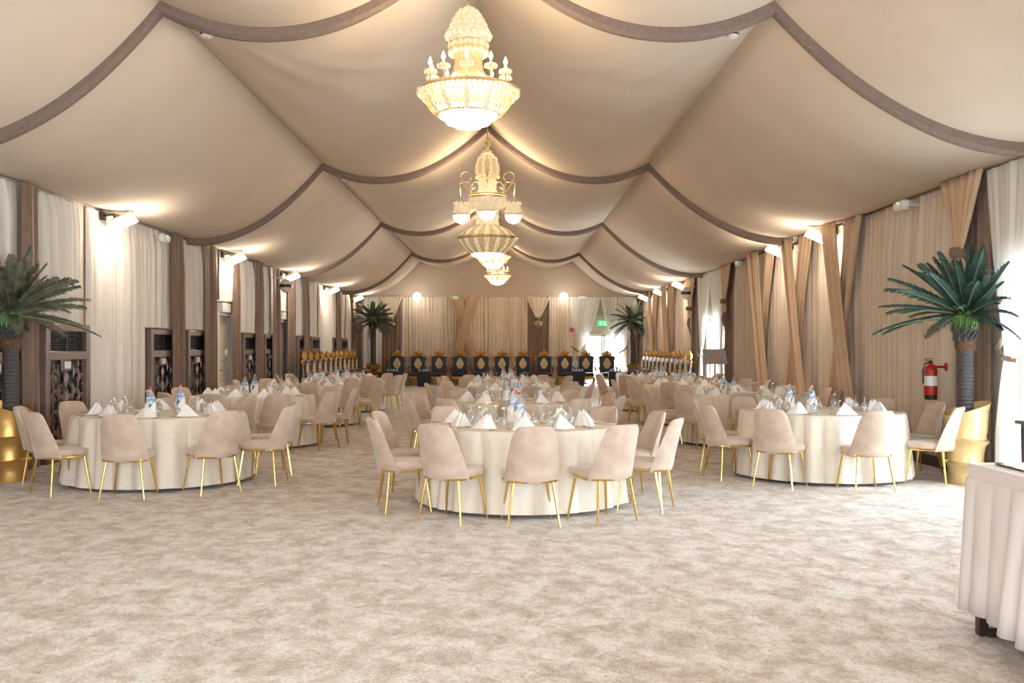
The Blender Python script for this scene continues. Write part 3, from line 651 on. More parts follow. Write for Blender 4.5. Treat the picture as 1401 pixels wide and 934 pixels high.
# ------------------------------------------------------------------ dining chairs, tables, place settings
def chair_proto():
    e = empty('dining_chair', (0, 0, 0), 0, 'x', 'chair')
    se = lambda t, a, bq, p=2.6: (a*abs(math.cos(t))**(2/p)*(1 if math.cos(t) >= 0 else -1), bq*abs(math.sin(t))**(2/p)*(1 if math.sin(t) >= 0 else -1))
    n = 32; b = MB(); vs = []; prf = [(.80, .397), (.96, .402), (1.0, .42), (1.0, .445), (.95, .463), (.80, .472), (.4, .474), (.02, .474)]
    for k, z in prf:
        for i in range(n): x, y = se(2*PI*i/n, .245*k, .235*k); vs.append((x, y+.01, z))
    b.add(vs, [(r*n+i, r*n+(i+1) % n, (r+1)*n+(i+1) % n, (r+1)*n+i) for r in range(len(prf)-1) for i in range(n)]+[tuple(range(n-1, -1, -1))])
    b.build('seat', 'velvet', e)
    b = MB()
    def halfw(v): 
        w = .250-.060*v-.012*(1-v)**4
        return w
    def bk(u, v, sgn):
        # v up, u across; rounded top corners, edges wrapping forward
        s = 2*u-1; vv = v; top = .862-.010*abs(s)**2-.9*max(0, abs(s)-.76)**2; z = .372+(top-.372)*vv
        hwid = halfw(vv)*(1-.07*max(0, (vv-.86)/.14)**2)
        x = s*hwid; wrap = .125*(1-.45*vv)*abs(s)**2.2
        y = -.225-.115*vv**1.3+wrap
        th = .024*(max(0, 1-abs(s)**8))**.5*(max(0, 1-abs(2*vv-1)**14))**.5
        return (x, y+sgn*th, z)
    nu, nv = 16, 14
    import_v = [(i/nu, .5-.5*math.cos(PI*j/nv)) for i in range(nu+1) for j in range(nv+1)]
    for sgn in (-1, 1):
        vs = [bk(u, v, sgn) for u, v in import_v]
        fs = [(i*(nv+1)+j, (i+1)*(nv+1)+j, (i+1)*(nv+1)+j+1, i*(nv+1)+j+1) for i in range(nu) for j in range(nv)]
        if sgn > 0: fs = [f[::-1] for f in fs]
        b.add(vs, fs)
    b.build('backrest', 'velvet', e)
    b = MB(); b.tube([(*se(2*PI*i/32, .235, .228), .386) for i in range(32)], .011, 6, closed=True); b.build('seat_ring', 'brass', e)
    for sx in (-1, 1):
        for sy in (-1, 1):
            b = MB(); b.tube([(sx*.165, sy*.165, .39), (sx*.175, sy*.172, .33), (sx*.222, sy*.212, .0)], [.0135, .0135, .0085], 8); b.build('leg', 'brass', e)
    return e
def cloth_mesh(seed, R=.93):
    r = random.Random(seed); ks = [(r.randint(11, 13), r.uniform(0, 6), .5), (r.randint(19, 23), r.uniform(0, 6), .38), (r.randint(5, 7), r.uniform(0, 6), .3), (r.randint(31, 37), r.uniform(0, 6), .16)]
    def fold(th):
        q = 2*abs(math.sin(th*11+.9*math.sin(3*th+ks[0][1])+.7*math.sin(5*th+ks[1][1])))**.75-1
        return q*(.7+.3*math.sin(4*th+ks[2][1]))+.12*math.sin(37*th+ks[3][1])
    n = 360; b = MB(); vs = []
    rows = [(0.01, 0, 0), (.4, 0, 0), (.8, 0, 0), (.97, 0, 0)]+[(1, .004, 0)]+[(1, q, 1) for q in (.02, .06, .12, .2, .3, .42, .54, .64, .72)]
    for k, dz, dr in rows:
        for i in range(n):
            th = 2*PI*i/n; f = fold(th); rr = R*k
            if dr: dq = dz/.72; rr = R+.004+dq*.05+ (.078*dq**.5)*f
            z = .765-dz
            if dz > .7: z = .035+.014*f
            vs.append((rr*math.cos(th), rr*math.sin(th), z))
    b.add(vs, [(q*n+i, q*n+(i+1) % n, (q+1)*n+(i+1) % n, (q+1)*n+i) for q in range(len(rows)-1) for i in range(n)]+[tuple(range(n))])
    return b
def table_proto():
    e = empty('round_table', (0, 0, 0), 0, 'x', 'table')
    b = MB(); b.lathe([(.02, .735), (.9, .735), (.91, .745), (.9, .758), (.02, .758)], 48); b.build('tabletop', 'mahogany', e)
    b = MB(); b.lathe([(.05, .03), (.045, .1), (.04, .7), (.12, .735)], 16); b.build('pedestal', 'legmetal', e)
    for k in range(4):
        a = PI/4+PI/2*k; b = MB(); b.tube([(.04*math.cos(a), .04*math.sin(a), .1), (.3*math.cos(a), .3*math.sin(a), .06), (.5*math.cos(a), .5*math.sin(a), .02)], [.025, .022, .02], 8); b.build('foot', 'legmetal', e)
    return e
def napkin_mesh():
    b = MB()     # folded pyramid napkin: front panel, two side panels, a second layer behind
    L, R_, A, B = (-.125, -.03, 0), (.125, -.03, 0), (0, .045, .135), (0, .12, 0)
    F = (0, -.055, .0)
    def layer(L, R_, A, B, F, off):
        l, r, a, bb, f = [Vector(q)+Vector(off) for q in (L, R_, A, B, F)]
        m = (f+a)/2+Vector((0, -.01, 0)); b.add([l, r, a, bb, f, m], [(0, 4, 5), (0, 5, 2), (4, 1, 5), (5, 1, 2), (2, 3, 0), (1, 3, 2), (0, 3, 1, 4)])
    layer(L, R_, A, B, F, (0, 0, 0)); layer((-.105, .03, 0), (.115, .02, 0), (.02, .075, .125), (0, .15, 0), (0, .0, 0), (0, 0, 0))
    b.box((0, .02, .003), (.17, .15, .006))
    return b
def wine_mesh(k=1.):
    # upturned stemmed glass: bowl rim on the cloth, foot on top
    o = [(.031, .0), (.036, .03), (.038, .055), (.033, .085), (.018, .105), (.006, .115), (.0045, .15), (.006, .17), (.034, .178), (.035, .181), (.003, .183)]
    i = [(.004, .108), (.016, .101), (.031, .082), (.0355, .055), (.0335, .03), (.029, .0)]
    b = MB(); b.lathe([(r*k, z*k) for r, z in i+o], 16, cap=False); return b
def bottle_proto():
    e = empty('water_bottle', (0, 0, 0), 0, 'x', 'bottle')
    b = MB(); b.lathe([(.04, 0), (.044, .006), (.043, .05), (.0405, .055), (.043, .06), (.0405, .11), (.043, .115), (.043, .2), (.041, .23), (.03, .265), (.016, .29), (.0145, .30), (.0145, .305)], 20); b.build('bottle_body', 'bottle', e)
    b = MB(); b.lathe([(.0165, .303), (.0165, .322), (.013, .327), (.002, .328)], 14); b.build('cap', 'red', e)
    b = MB(); b.lathe([(.0437, .135), (.0437, .215)], 20, cap=False); b.build('bottle_label', 'label_blue', e)
    b = MB()     # napkin wrapped slantwise round the bottle
    n = 28; vs = []
    for q in range(5):
        for i in range(n):
            th = 2*PI*i/n; topz = .15+.06*math.cos(th-1.9)+.02*math.cos(2*th); r = .052+.012*(1-q/4)+.004*math.sin(5*th)
            vs.append((r*math.cos(th), r*math.sin(th), .002+topz*q/4))
    b.add(vs, [(q*n+i, q*n+(i+1) % n, (q+1)*n+(i+1) % n, (q+1)*n+i) for q in range(4) for i in range(n)]); b.add([(-.055, -.03, .14), (.02, -.062, .04), (.05, -.058, .18), (-.01, -.07, .1)], [(0, 1, 3), (1, 2, 3), (0, 3, 2)])
    b.build('napkin_wrap', 'napkin', e)
    return e
def knife_mesh():
    b = MB(); b.tube([(0, -.11, .006), (0, -.02, .007), (0, -.01, .006)], [.006, .006, .004], 6, flat=.6); b.add([(-.004, -.01, .004), (.008, -.01, .004), (.009, .08, .004), (-.002, .105, .004), (-.004, -.01, .007), (.008, -.01, .007), (.009, .08, .006), (-.002, .105, .005)], [(3,2,1,0),(4,5,6,7),(0,1,5,4),(1,2,6,5),(2,3,7,6),(3,0,4,7)]); return b
def spoon_mesh():
    b = MB(); b.tube([(0, -.11, .006), (0, 0, .008), (0, .05, .006)], [.006, .003, .003], 6, flat=.6); b.ball((0, .075, .007), .02, 10, 6, sz=.25); return b
PRO = {}
PRO['chair'] = chair_proto(); PRO['table'] = table_proto(); PRO['bottle'] = bottle_proto()
CL = [cloth_mesh(s).build('tablecloth', 'cloth') for s in (1, 2, 3)]
PRO['napkin'] = napkin_mesh().build('napkin', 'napkin', smooth=False); PRO['wine'] = wine_mesh().build('wine_glass', 'glass'); PRO['small'] = wine_mesh(.8).build('small_glass', 'glass')
PRO['knife'] = knife_mesh().build('table_knife', 'steel'); PRO['spoon'] = spoon_mesh().build('table_spoon', 'steel')
b = MB(); b.lathe([(.05, .0), (.055, .004), (.09, .02), (.093, .023), (.085, .02), (.05, .008), (.002, .007)], 24, sx=1.0, sy=.72); PRO['dish'] = b.build('side_dish', 'porcelain')
used = set()
def place(key, loc, rz, label, cat, group):
    p = PRO[key]
    if key in used: p = copy_tree(p)
    used.add(key); p.location = loc; p.rotation_euler = (0, 0, rz); tag(p, label, cat, group); return p
CLOCK = ['twelve', 'one', 'two', 'three', 'four', 'five', 'six', 'seven', 'eight', 'nine', 'ten', 'eleven']
TZ = .766
def table(x, y, name, angs, bottles, seed, rad=1.2):
    place('table', (x, y, 0), random.uniform(0, 1), 'round table under the cloth, the %s' % name, 'table', 'round banquet tables')
    c = CL[seed % 3] if seed < 3 else CL[seed % 3].copy()
    if seed >= 3: C.objects.link(c)
    c.location = (x, y, 0); c.rotation_euler = (0, 0, random.uniform(0, 6))
    if seed in (0,): c.rotation_euler = (0, 0, .4)
    tag(c, 'ivory floor-length tablecloth on the %s' % name, 'tablecloth', 'ivory tablecloths')
    taken = set()
    for i, adeg in enumerate(angs):
        a = math.radians(adeg); rr = rad+random.uniform(-.03, .05)
        hh = round((90-adeg)/30) % 12
        if hh in taken:
            hh = (hh+1) % 12 if (hh+1) % 12 not in taken else (hh-1) % 12
        taken.add(hh); cl = CLOCK[hh]
        ch = place('chair', (x+rr*math.cos(a), y+rr*math.sin(a), 0), a+PI/2+random.uniform(-.12, .12), "beige velvet chair with brass legs at %s o'clock of the %s" % (cl, name), 'chair', 'velvet chairs around the %s' % name)
        ux, uy = math.cos(a), math.sin(a); tx, ty = -uy, ux
        def at(r, t): return (x+ux*r+tx*t, y+uy*r+ty*t, TZ)
        j = random.uniform
        place('napkin', at(.70+j(-.03, .03), j(-.02, .02)), a+PI/2+j(-.25, .25), "white folded napkin at %s o'clock on the %s" % (cl, name), 'napkin', 'folded napkins on the %s' % name)
        place('knife', at(.76, .165+j(-.01, .01)), a+PI/2+j(-.15, .15), "steel knife by the %s o'clock napkin on the %s" % (cl, name), 'knife', 'knives on the %s' % name)
        place('spoon', at(.76, -.165+j(-.01, .01)), a+PI/2+j(-.15, .15), "steel spoon by the %s o'clock napkin on the %s" % (cl, name), 'spoon', 'spoons on the %s' % name)
        place('wine', at(.48+j(-.02, .02), .10+j(-.02, .02)), 0, "taller upturned wine glass behind the %s o'clock napkin on the %s" % (cl, name), 'glass', 'upturned wine glasses on the %s' % name)
        place('small', at(.52+j(-.02, .02), -.02+j(-.02, .02)), 0, "smaller upturned glass behind the %s o'clock napkin on the %s" % (cl, name), 'glass', 'small upturned glasses on the %s' % name)
    nb = ['nearer', 'farther']
    for k, (bx, by) in enumerate(bottles):
        place('bottle', (x+bx, y+by, TZ), -.6+random.uniform(-.4, .4), '%s napkin-wrapped water bottle with red cap on the %s' % (nb[k], name), 'bottle', 'water bottles on the tables')
    for k, (dx, dy) in enumerate(((-.24, .08), (.26, .05))):
        place('dish', (x+dx, y+dy, TZ), j(-.3, .3), 'small white dish %s of the middle on the %s' % (['left', 'right'][k], name), 'dish', 'small white dishes')
TEN = lambda a0: [a0+36*k for k in range(10)]
table(.147, 9.67, 'foremost middle table', [-87, -121, -56, -158, -20, 16, 52, 88, 124, 163], [(-.02, -.42), (-.08, .25)], 0)
table(.10, 13.75, 'second middle table', TEN(-90), [(-.08, -.38), (.05, .3)], 1)
table(.05, 17.8, 'third middle table', TEN(-75), [(-.08, -.1), (.1, .3)], 2)
table(.0, 21.9, 'rearmost middle table', TEN(-90), [(-.05, -.2), (.1, .2)], 3)
table(-3.92, 11.2, 'foremost left-row table', [-85, -46, -127, -166, -10, 28, 66, 110, 152], [(.1, -.6), (.16, .2)], 4)
table(-3.92, 15.3, 'second left-row table', TEN(-62), [(-.02, -.4), (-.05, .3)], 5)
table(-3.9, 19.4, 'third left-row table', TEN(-80), [(.1, -.3), (.25, .0)], 6)
table(-3.88, 23.5, 'rearmost left-row table', TEN(-58), [(-.1, -.3), (.12, -.15)], 7)
table(3.72, 11.65, 'foremost right-row table', [-129, -86, -33, -168, 154, 116, 78, 42, 6], [(-.22, -.35), (-.3, .25)], 8, 1.18)
table(3.72, 15.7, 'second right-row table', TEN(-100), [(-.22, -.6), (-.3, -.2)], 9)
table(3.7, 19.7, 'third right-row table', TEN(-115), [(-.2, -.3), (.0, .1)], 10)
table(3.68, 23.8, 'rearmost right-row table', TEN(-95), [(-.1, -.3), (.1, .1)], 11)

# ------------------------------------------------------------------ thrones
def throne_proto():
    e = empty('throne', (0, 0, 0), 0, 'x', 'armchair')     # faces +y
    b = MB(); b.bbox((0, .06, .43), (.56, .52, .13), .04); b.build('seat', 'navy', e)
    b = MB(); b.bbox((0, .06, .33), (.6, .56, .07), .015)
    for k in range(7): b.ball((-.24+.08*k, .345, .30-.03*math.cos((k-3)*.5)), .045, 8, 5)
    b.build('seat_rail', 'gold', e)
    lean = lambda z: -.21-.10*(z-.45)
    out = [(-.255, .5), (-.265, .75), (-.285, 1.0), (-.29, 1.10), (-.25, 1.13), (-.13, 1.15), (0, 1.17), (.13, 1.15), (.25, 1.13), (.29, 1.10), (.285, 1.0), (.265, .75), (.255, .5)]
    b = MB(); n = len(out); vs = [(x, lean(z)+.035, z) for x, z in out]+[(x*1.0, lean(z)-.03, z) for x, z in out]+[(0, lean(.8)+.06, .8), (0, lean(.8)-.04, .8)]
    fs = [(i, (i+1) % n, 2*n) for i in range(n)]+[((i+1) % n+n, i+n, 2*n+1) for i in range(n)]+[(i, i+n, (i+1) % n+n, (i+1) % n) for i in range(n)]
    b.add(vs, fs); b.build('backrest', 'navy', e)
    for s in (-1, 1):
        b = MB(); b.tube([(s*x, lean(z), z) for x, z in ((.262, .46), (.272, .75), (.292, .98))], .02, 8); b.build('side_post', 'brocade', e)
    b = MB(); b.tube([(x*1.03, lean(z), z) for x, z in out[2:-2]], .03, 8)
    for s in (-1, 1):
        b.tube([(s*.30, lean(1), .97), (s*.36, lean(1), 1.02), (s*.37, lean(1.1), 1.1), (s*.31, lean(1.1), 1.14), (s*.28, lean(1.1), 1.09)], [.015, .028, .03, .026, .02], 6)
    b.build('back_frame', 'gold', e)
    b = MB()
    for s in (-1, 1):
        b.tube([(0, lean(1.2), 1.2)]+[(s*(.10+.07*math.cos(t)), lean(1.25), 1.23+.06*math.sin(t)) for t in [-2.4+.6*i for i in range(9)]], [.03]*5+[.025]*5, 6)
        b.tube([(s*.03, lean(1.2), 1.22), (s*.07, lean(1.3), 1.31), (s*.02, lean(1.3), 1.36)], [.03, .03, .012], 6)
    b.ball((0, lean(1.28), 1.27), .085, 10, 7, sz=1.1); b.ball((.12, lean(1.2), 1.21), .055, 8, 6); b.ball((-.12, lean(1.2), 1.21), .055, 8, 6); b.ball((0, lean(1.36), 1.36), .03, 8, 6, sz=1.4); b.build('crest', 'gold', e)
    b = MB(); N = 24
    def ring(k, y): return [(k*.14*math.cos(2*PI*i/N)*(1+.07*math.cos(8*PI*2*i/N/2)), lean(.84)+y, .84+k*.19*math.sin(2*PI*i/N)*(1+.25*max(0, math.sin(2*PI*i/N))**6)) for i in range(N)]
    vs = ring(1, .045)+ring(1, .075)+ring(.72, .085)+ring(.64, .07)+ring(.6, .085)+[(0, lean(.84)+.10, .85)]
    b.add(vs, [(r*N+i, r*N+(i+1) % N, (r+1)*N+(i+1) % N, (r+1)*N+i) for r in range(4) for i in range(N)]+[(4*N+i, 4*N+(i+1) % N, 5*N) for i in range(N)]); b.build('medallion', 'medal', e)
    for s in (-1, 1):
        b = MB(); b.tube([(s*.29, -.22, .74), (s*.33, -.05, .70), (s*.345, .15, .68), (s*.34, .27, .67), (s*.345, .30, .62), (s*.33, .26, .60)], [.025, .03, .032, .034, .03, .018], 8)
        b.tube([(s*.33, .22, .66), (s*.31, .27, .55), (s*.29, .22, .4)], [.025, .028, .028], 8); ar = b.build('armrest', 'mahogany', e)
        b = MB(); b.bbox((s*.335, .08, .715), (.055, .22, .03), .012); b.build('arm_pad', 'navy', ar)
        for yy, nm in ((.29, 1), (-.19, -1)):
            b = MB(); b.tube([(s*.26, yy, .34), (s*.30, yy+nm*.03, .24), (s*.26, yy+nm*.01, .1), (s*.285, yy+nm*.05, .02)], [.04, .045, .022, .03], 8); b.build('leg', 'mahogany' if nm < 0 else 'gold', e)
    return e
PRO['throne'] = throne_proto()
ORD = ['first', 'second', 'third', 'fourth', 'fifth', 'sixth', 'seventh', 'eighth', 'ninth', 'tenth', 'last']
for k in range(11):
    px = 542+28.95*k
    place('throne', ((px-692)*38.45/1350, 38.55, 0), PI, 'navy and gold throne, %s from the left along the back wall' % ORD[k], 'armchair', 'thrones along the back wall')
for k in range(11):
    place('throne', (-5.15, 26.6+.87*k, 0), -PI/2+.0, 'navy and gold throne, %s from the camera in the left wall row' % ORD[k], 'armchair', 'thrones along the left wall')
for k in range(11):
    place('throne', (4.72, 26.9+.86*k, 0), PI/2, 'navy and gold throne, %s from the camera in the right wall row' % ORD[k], 'armchair', 'thrones along the right wall')
# small black side tables with cups
def side_table(x, y, label, n, group='black side tables by the back thrones'):
    e = empty('side_table', (x, y, 0), 0, label, 'table', group)
    b = MB(); b.bbox((0, 0, .56), (.5, .4, .04), .01); b.build('tabletop', 'blackcloth', e)
    b = MB(); N = 40; vs = []
    for q, (k, z) in enumerate(((1, .575), (.97, .3), (.86, .02))):
        for i in range(N):
            t = 2*PI*i/N; c, s = math.cos(t), math.sin(t); m = max(abs(c), abs(s)); f = 1+.03*math.sin(t*10)*q/2
            vs.append((.26*c/m*k*f, .21*s/m*k*f, z))
    b.add(vs, [(q*N+i, q*N+(i+1) % N, (q+1)*N+(i+1) % N, (q+1)*N+i) for q in range(2) for i in range(N)]+[tuple(range(N))]); b.build('table_cover', 'blackcloth', e)
    return e
b = MB(); b.lathe([(.03, 0), (.034, .003), (.042, .085), (.043, .088), (.002, .09)], 14); PRO['cup'] = b.build('water_cup', 'bluecup')
for x, lab, who in ((-4.3, 'black covered side table by the leftmost back throne', 'leftmost'), (-3.1, 'black covered side table before the second and third back thrones', 'second'), (2.72, 'black covered side table left of the bright back door', 'third'), (4.15, 'black covered side table before the right end of the back thrones', 'rightmost')):
    side_table(x, 37.4, lab, 4)
    for k, (dx, dy) in enumerate(((-.16, -.08), (-.04, .02), (.06, -.09), (.17, .03))):
        place('cup', (x+dx, 37.4+dy, .58), 0, '%s blue water cup on the %s black side table' % (ORD[k], who), 'cup', 'blue water cups')

# ------------------------------------------------------------------ palms
def frond(L, az, el, droop, wid, m, parent, r, nleaf=30, lim=None):
    """one feather leaf: ribbed stalk with narrow leaflets both sides"""
    ca, sa = math.cos(az), math.sin(az); pts = []
    for i in range(13):
        t = i/12; rad = L*t*math.cos(el)*(1-.10*droop*t*t); z = L*t*math.sin(el)-droop*L*t**2.3*.55
        pts.append(Vector((rad*ca, rad*sa, z)))
    if lim: pts = [lim(p) for p in pts]
    b = MB(); b.tube(pts, [.011-.0008*i for i in range(13)], 5, mi=1)
    tw = r.uniform(-.5, .5)
    for k in range(nleaf):
        t = .14+.86*k/(nleaf-1); f = t*12; i = min(11, int(f)); p = pts[i].lerp(pts[i+1], f-i); T = (pts[i+1]-pts[i]).normalized()
        S = T.cross(Vector((0, 0, 1))).normalized(); N = S.cross(T); S = (S*math.cos(tw)+N*math.sin(tw)); N = S.cross(T)
        ll = wid*(math.sin(PI*min(1, .16+t*.80))**.6)*r.uniform(.85, 1.1)
        for s in (-1, 1):
            d = (S*s*.72+T*.78-N*.10*0+N*.22).normalized(); q = p+d*ll; wv = T*.011*(1+.4*(1-t)); mid = p+d*ll*.5+N*.012
            q = q-Vector((0, 0, .03*r.random()))
            if lim: p, q, mid = lim(p), lim(q), lim(mid)
            b.add([p-wv, p+wv, mid+wv*1.1, q, mid-wv*1.1], [(0, 1, 2, 4), (4, 2, 3)])
    return b.build('frond', [m, 'rachis'], parent, smooth=False)
def palm(x, y, z0, zc, label, leafm, nfr, L, seed, trunk_r=.085, group=None, rot=0, wid=.19, low=82):
    """z0 foot of the trunk, zc height where the leaves spring"""
    r = random.Random(seed); e = empty('potted_palm', (x, y, z0), 0, label, 'palm', group); H = zc-z0
    b = MB(); pr = []; n = 22; zt = H-.38
    for i in range(n):
        z = zt*i/n; pr += [(trunk_r*(1.0+.05), z), (trunk_r*.94, z+zt/n*.8)]
    b.lathe(pr, 18); b.build('trunk', 'trunk', e)
    b = MB(); b.lathe([(trunk_r*.9, zt-.03), (trunk_r*1.3, zt+.02), (trunk_r*1.35, zt+.10), (trunk_r*1.1, zt+.14)], 18); b.build('husk', 'husk', e)
    b = MB(); 
    for row in range(5):
        for k in range(12):
            a = 2*PI*(k+.5*(row % 2))/12; R = trunk_r*1.1; z = zt+.10+row*.035
            b.tube([(R*math.cos(a), R*math.sin(a), z), (R*1.25*math.cos(a), R*1.25*math.sin(a), z+.03), (R*1.3*math.cos(a+.15), R*1.3*math.sin(a+.15), z+.075)], [.02, .016, .004], 5)
    b.lathe([(trunk_r*1.1, zt+.08), (trunk_r*1.1, zt+.3)], 14); b.build('scale_collar', 'trunk', e)
    b = MB()
    for row in range(5):
        for k in range(13):
            a = 2*PI*(k+.5*(row % 2))/13; R = trunk_r*(1.15-.06*row); z = H-.14+row*.035
            b.tube([(R*math.cos(a), R*math.sin(a), z-.03), (R*1.2*math.cos(a), R*1.2*math.sin(a), z+.03), (R*1.25*math.cos(a), R*1.25*math.sin(a), z+.09)], [.022, .016, .004], 5)
    b.lathe([(trunk_r*1.1, H-.18), (trunk_r*.9, H), (.02, H+.08)], 14); b.build('leaf_base', 'lime', e)
    def lim(p): return Vector((min(max(p.x+x, XL+.22), XR-.34)-x, min(p.y+y, YB-.45)-y, p.z))
    c = bpy.data.objects.new('crown', None); C.objects.link(c); c.parent = e; c.location = (0, 0, H)
    for k in range(nfr):
        g = k/nfr; az = rot+k*2.399963; el = math.radians(76-low*g**.7+r.uniform(-7, 7)); 
        frond(L*r.uniform(.88, 1.08)*(.88 if g < .25 else 1), az, el, .08+.2*g+r.uniform(0, .08), wid, leafm, c, r, lim=lim)
    return e
palm(5.10, 10.95, .55, 1.86, 'tall artificial palm with teal green leaves by the right wall', 'teal_leaf', 50, .97, 5, rot=.4, wid=.15)
palm(-5.62, 11.2, .55, 1.88, 'olive green artificial palm cut by the left picture edge', 'olive_leaf', 44, .92, 8, rot=1.1, wid=.16)
palm(-5.05, 37.6, .82, 2.55, 'artificial palm in the far left corner', 'dark_leaf', 40, .98, 12, trunk_r=.11, wid=.21, low=112)
palm(4.85, 37.6, .82, 2.50, 'artificial palm in the far right corner', 'dark_leaf', 40, .98, 14, trunk_r=.11, wid=.21, low=112)
def big_pot(x, y, rot, m, label, mirror=1):
    e = empty('planter', (x, y, 0), rot, label, 'planter', 'tall gold planters'); N = 48
    rows = [(.17, 0), (.175, .02), (.175, .10), (.185, .17), (.215, .20), (.222, .215), (.195, .235), (.188, .28), (.192, .37), (.205, .44), (.236, .475), (.243, .49), (.215, .51), (.208, .58), (.212, .68), (.228, .77), (.245, .84)]
    def fn(i, th):
        r, z = rows[i]; t = z/.84; tilt = mirror*math.cos(th)
        zz = z + tilt*(.08*t**3 if z > .6 else -.035*math.sin(PI*min(1, z/.6)) )
        rr = r*(1+.08*mirror*math.cos(th)*t**3)
        return (rr*math.cos(th), rr*math.sin(th), max(0, zz))
    b = MB(); vs = [fn(i, 2*PI*k/N) for i in range(len(rows)) for k in range(N)]
    b.add(vs, [(i*N+k, i*N+(k+1) % N, (i+1)*N+(k+1) % N, (i+1)*N+k) for i in range(len(rows)-1) for k in range(N)]+[tuple(range(N-1, -1, -1))])
    vi = [(v[0]*.93, v[1]*.93, v[2]) for v in vs[-N:]]; lo = [(v[0]*.85, v[1]*.85, .56) for v in vs[-N:]]
    k0 = len(b.v); b.add(vs[-N:]+vi+lo, [(k, (k+1) % N, N+(k+1) % N, N+k) for k in range(N)]+[(N+k, N+(k+1) % N, 2*N+(k+1) % N, 2*N+k) for k in range(N)])
    b.build('pot', m, e)
    b = MB(); b.lathe([(.2, .54), (.1, .56), (.02, .565)], 24); b.build('soil', 'husk', e)
    return e
big_pot(5.10, 10.95, 0, 'palegoldpot', 'tall pale gold slanted planter under the right palm')
big_pot(-5.62, 11.2, 0, 'goldpot', 'tall deep gold ringed planter under the left palm', -1)
for x, lab in ((-5.05, 'left'), (4.85, 'right')):
    e = empty('corner_stand', (x, 37.6, 0), 0, 'carved mahogany corner stand under the far %s palm' % lab, 'stand')
    b = MB(); b.lathe([(.02, .50), (.42, .50), (.45, .53), (.43, .56), (.02, .565)], 32, mod=lambda th, i: 1+.05*math.cos(8*th)); b.build('stand_top', 'mahogany', e)
    for k in range(4):
        a = PI/4+k*PI/2; q = lambda R, z: (R*math.cos(a), R*math.sin(a), z)
        b = MB(); b.tube([q(.36, .5), q(.40, .38), q(.30, .18), q(.36, .02)], [.045, .05, .025, .04], 8); b.build('leg', 'mahogany', e)
    b = MB(); b.lathe([(.34, .44), (.36, .47), (.34, .5)], 32, mod=lambda th, i: 1+.06*math.cos(12*th), cap=False); b.build('apron', 'gold', e)
    e2 = empty('planter', (x, 37.6, .566), 0, 'gold bowl planter of the far %s palm' % lab, 'planter')
    b = MB(); b.lathe([(.12, 0), (.14, .02), (.22, .1), (.26, .2), (.28, .26), (.25, .26), (.23, .22), (.02, .2)], 32); b.build('pot', 'gold', e2)
    b = MB(); r = random.Random(4)
    for k in range(26):
        a = r.uniform(0, 6.28); R = r.uniform(.05, .24); b.tube([(R*.6*math.cos(a), R*.6*math.sin(a), .22), (R*math.cos(a), R*math.sin(a), .3), (R*1.15*math.cos(a), R*1.15*math.sin(a), .28+r.uniform(0, .06))], [.01, .03, .004], 5, flat=.4)
    b.build('leaf_filler', 'lime', e2)

# ------------------------------------------------------------------ skirted table in the right foreground
e = empty('buffet_table', (0, 0, 0), 0, 'white skirted table with dark glass top in the right foreground', 'table')
X0, X1, Y0, Y1, TZ2 = 2.455, 4.3, 3.0, 5.22, .905
b = MB(); b.bbox(((X0+X1)/2, (Y0+Y1)/2, TZ2-.03), (X1-X0, Y1-Y0, .05), .008); b.build('tabletop', 'skirt', e)
b = MB(); b.bbox(((X0+X1)/2+.03, (Y0+Y1)/2, TZ2+.004), (X1-X0-.14, Y1-Y0-.12, .012), .004); b.build('glass_panel', 'darktop', e)
for x in (X0+.035, X1-.06):
    for y in (Y0+.1, Y1-.06):
        b = MB(); b.bbox((x, y, .44), (.05, .05, .86), .006); b.build('leg', 'legmetal', e)
b = MB(); 
for y in (Y0+.1, Y1-.06): b.bbox(((X0+X1)/2, y, .03), (X1-X0-.12, .05, .05), .006)
for x in (X0+.06, X1-.06): b.bbox((x, (Y0+Y1)/2, .2), (.04, Y1-Y0-.2, .04), .006)
b.build('base_rail', 'legmetal', e)
sk = MB(); per = []
def perim(t):
    Lx, Ly = X1-X0, Y1-Y0; P = 2*(Lx+Ly); s = t*P
    if s < Ly: return (X0, Y1-s, -1, 0)
    s -= Ly
    if s < Lx: return (X0+s, Y0, 0, -1)
    s -= Lx
    if s < Ly: return (X1, Y0+s, 1, 0)
    s -= Ly
    return (X1-s, Y1, 0, 1)
N = 832; rows = [0, .03, .07, .072, .12, .25, .45, .62, .765]
fp = pleats(21, 52)
vs = []
for q, dz in enumerate(rows):
    for i in range(N):
        t = i/N; x, y, nx, ny_ = perim(t); k = max(0, (dz-.07)/.75); s = fp(t)
        off = .008+ (.012 if dz > .07 else 0) + k**.7*(.03+.085*s)
        zz = TZ2-dz + (.04*math.sin(t*40)*k*k*.6 if dz > .76 else 0)
        vs.append((x+nx*off, y+ny_*off, zz))
sk.add(vs, [(q*N+i, q*N+(i+1) % N, (q+1)*N+(i+1) % N, (q+1)*N+i) for q in range(len(rows)-1) for i in range(N)])
sk.build('table_skirt', 'skirt', e, thick=.004)
# wooden side table at the right edge
e = empty('console_table', (5.18, 9.2, 0), 0, 'brown wooden console by the right window, cut by the picture edge', 'table')
b = MB(); b.bbox((0, 0, .80), (.62, .5, .035), .008); b.bbox((0, 0, .74), (.54, .42, .09), .006); b.build('tabletop', 'darkwood', e)
for sx in (-1, 1):
    for sy in (-1, 1):
        b = MB(); b.tube([(sx*.25, sy*.19, .74), (sx*.25, sy*.19, .4), (sx*.26, sy*.2, 0)], [.028, .022, .015], 8); b.build('leg', 'darkwood', e)

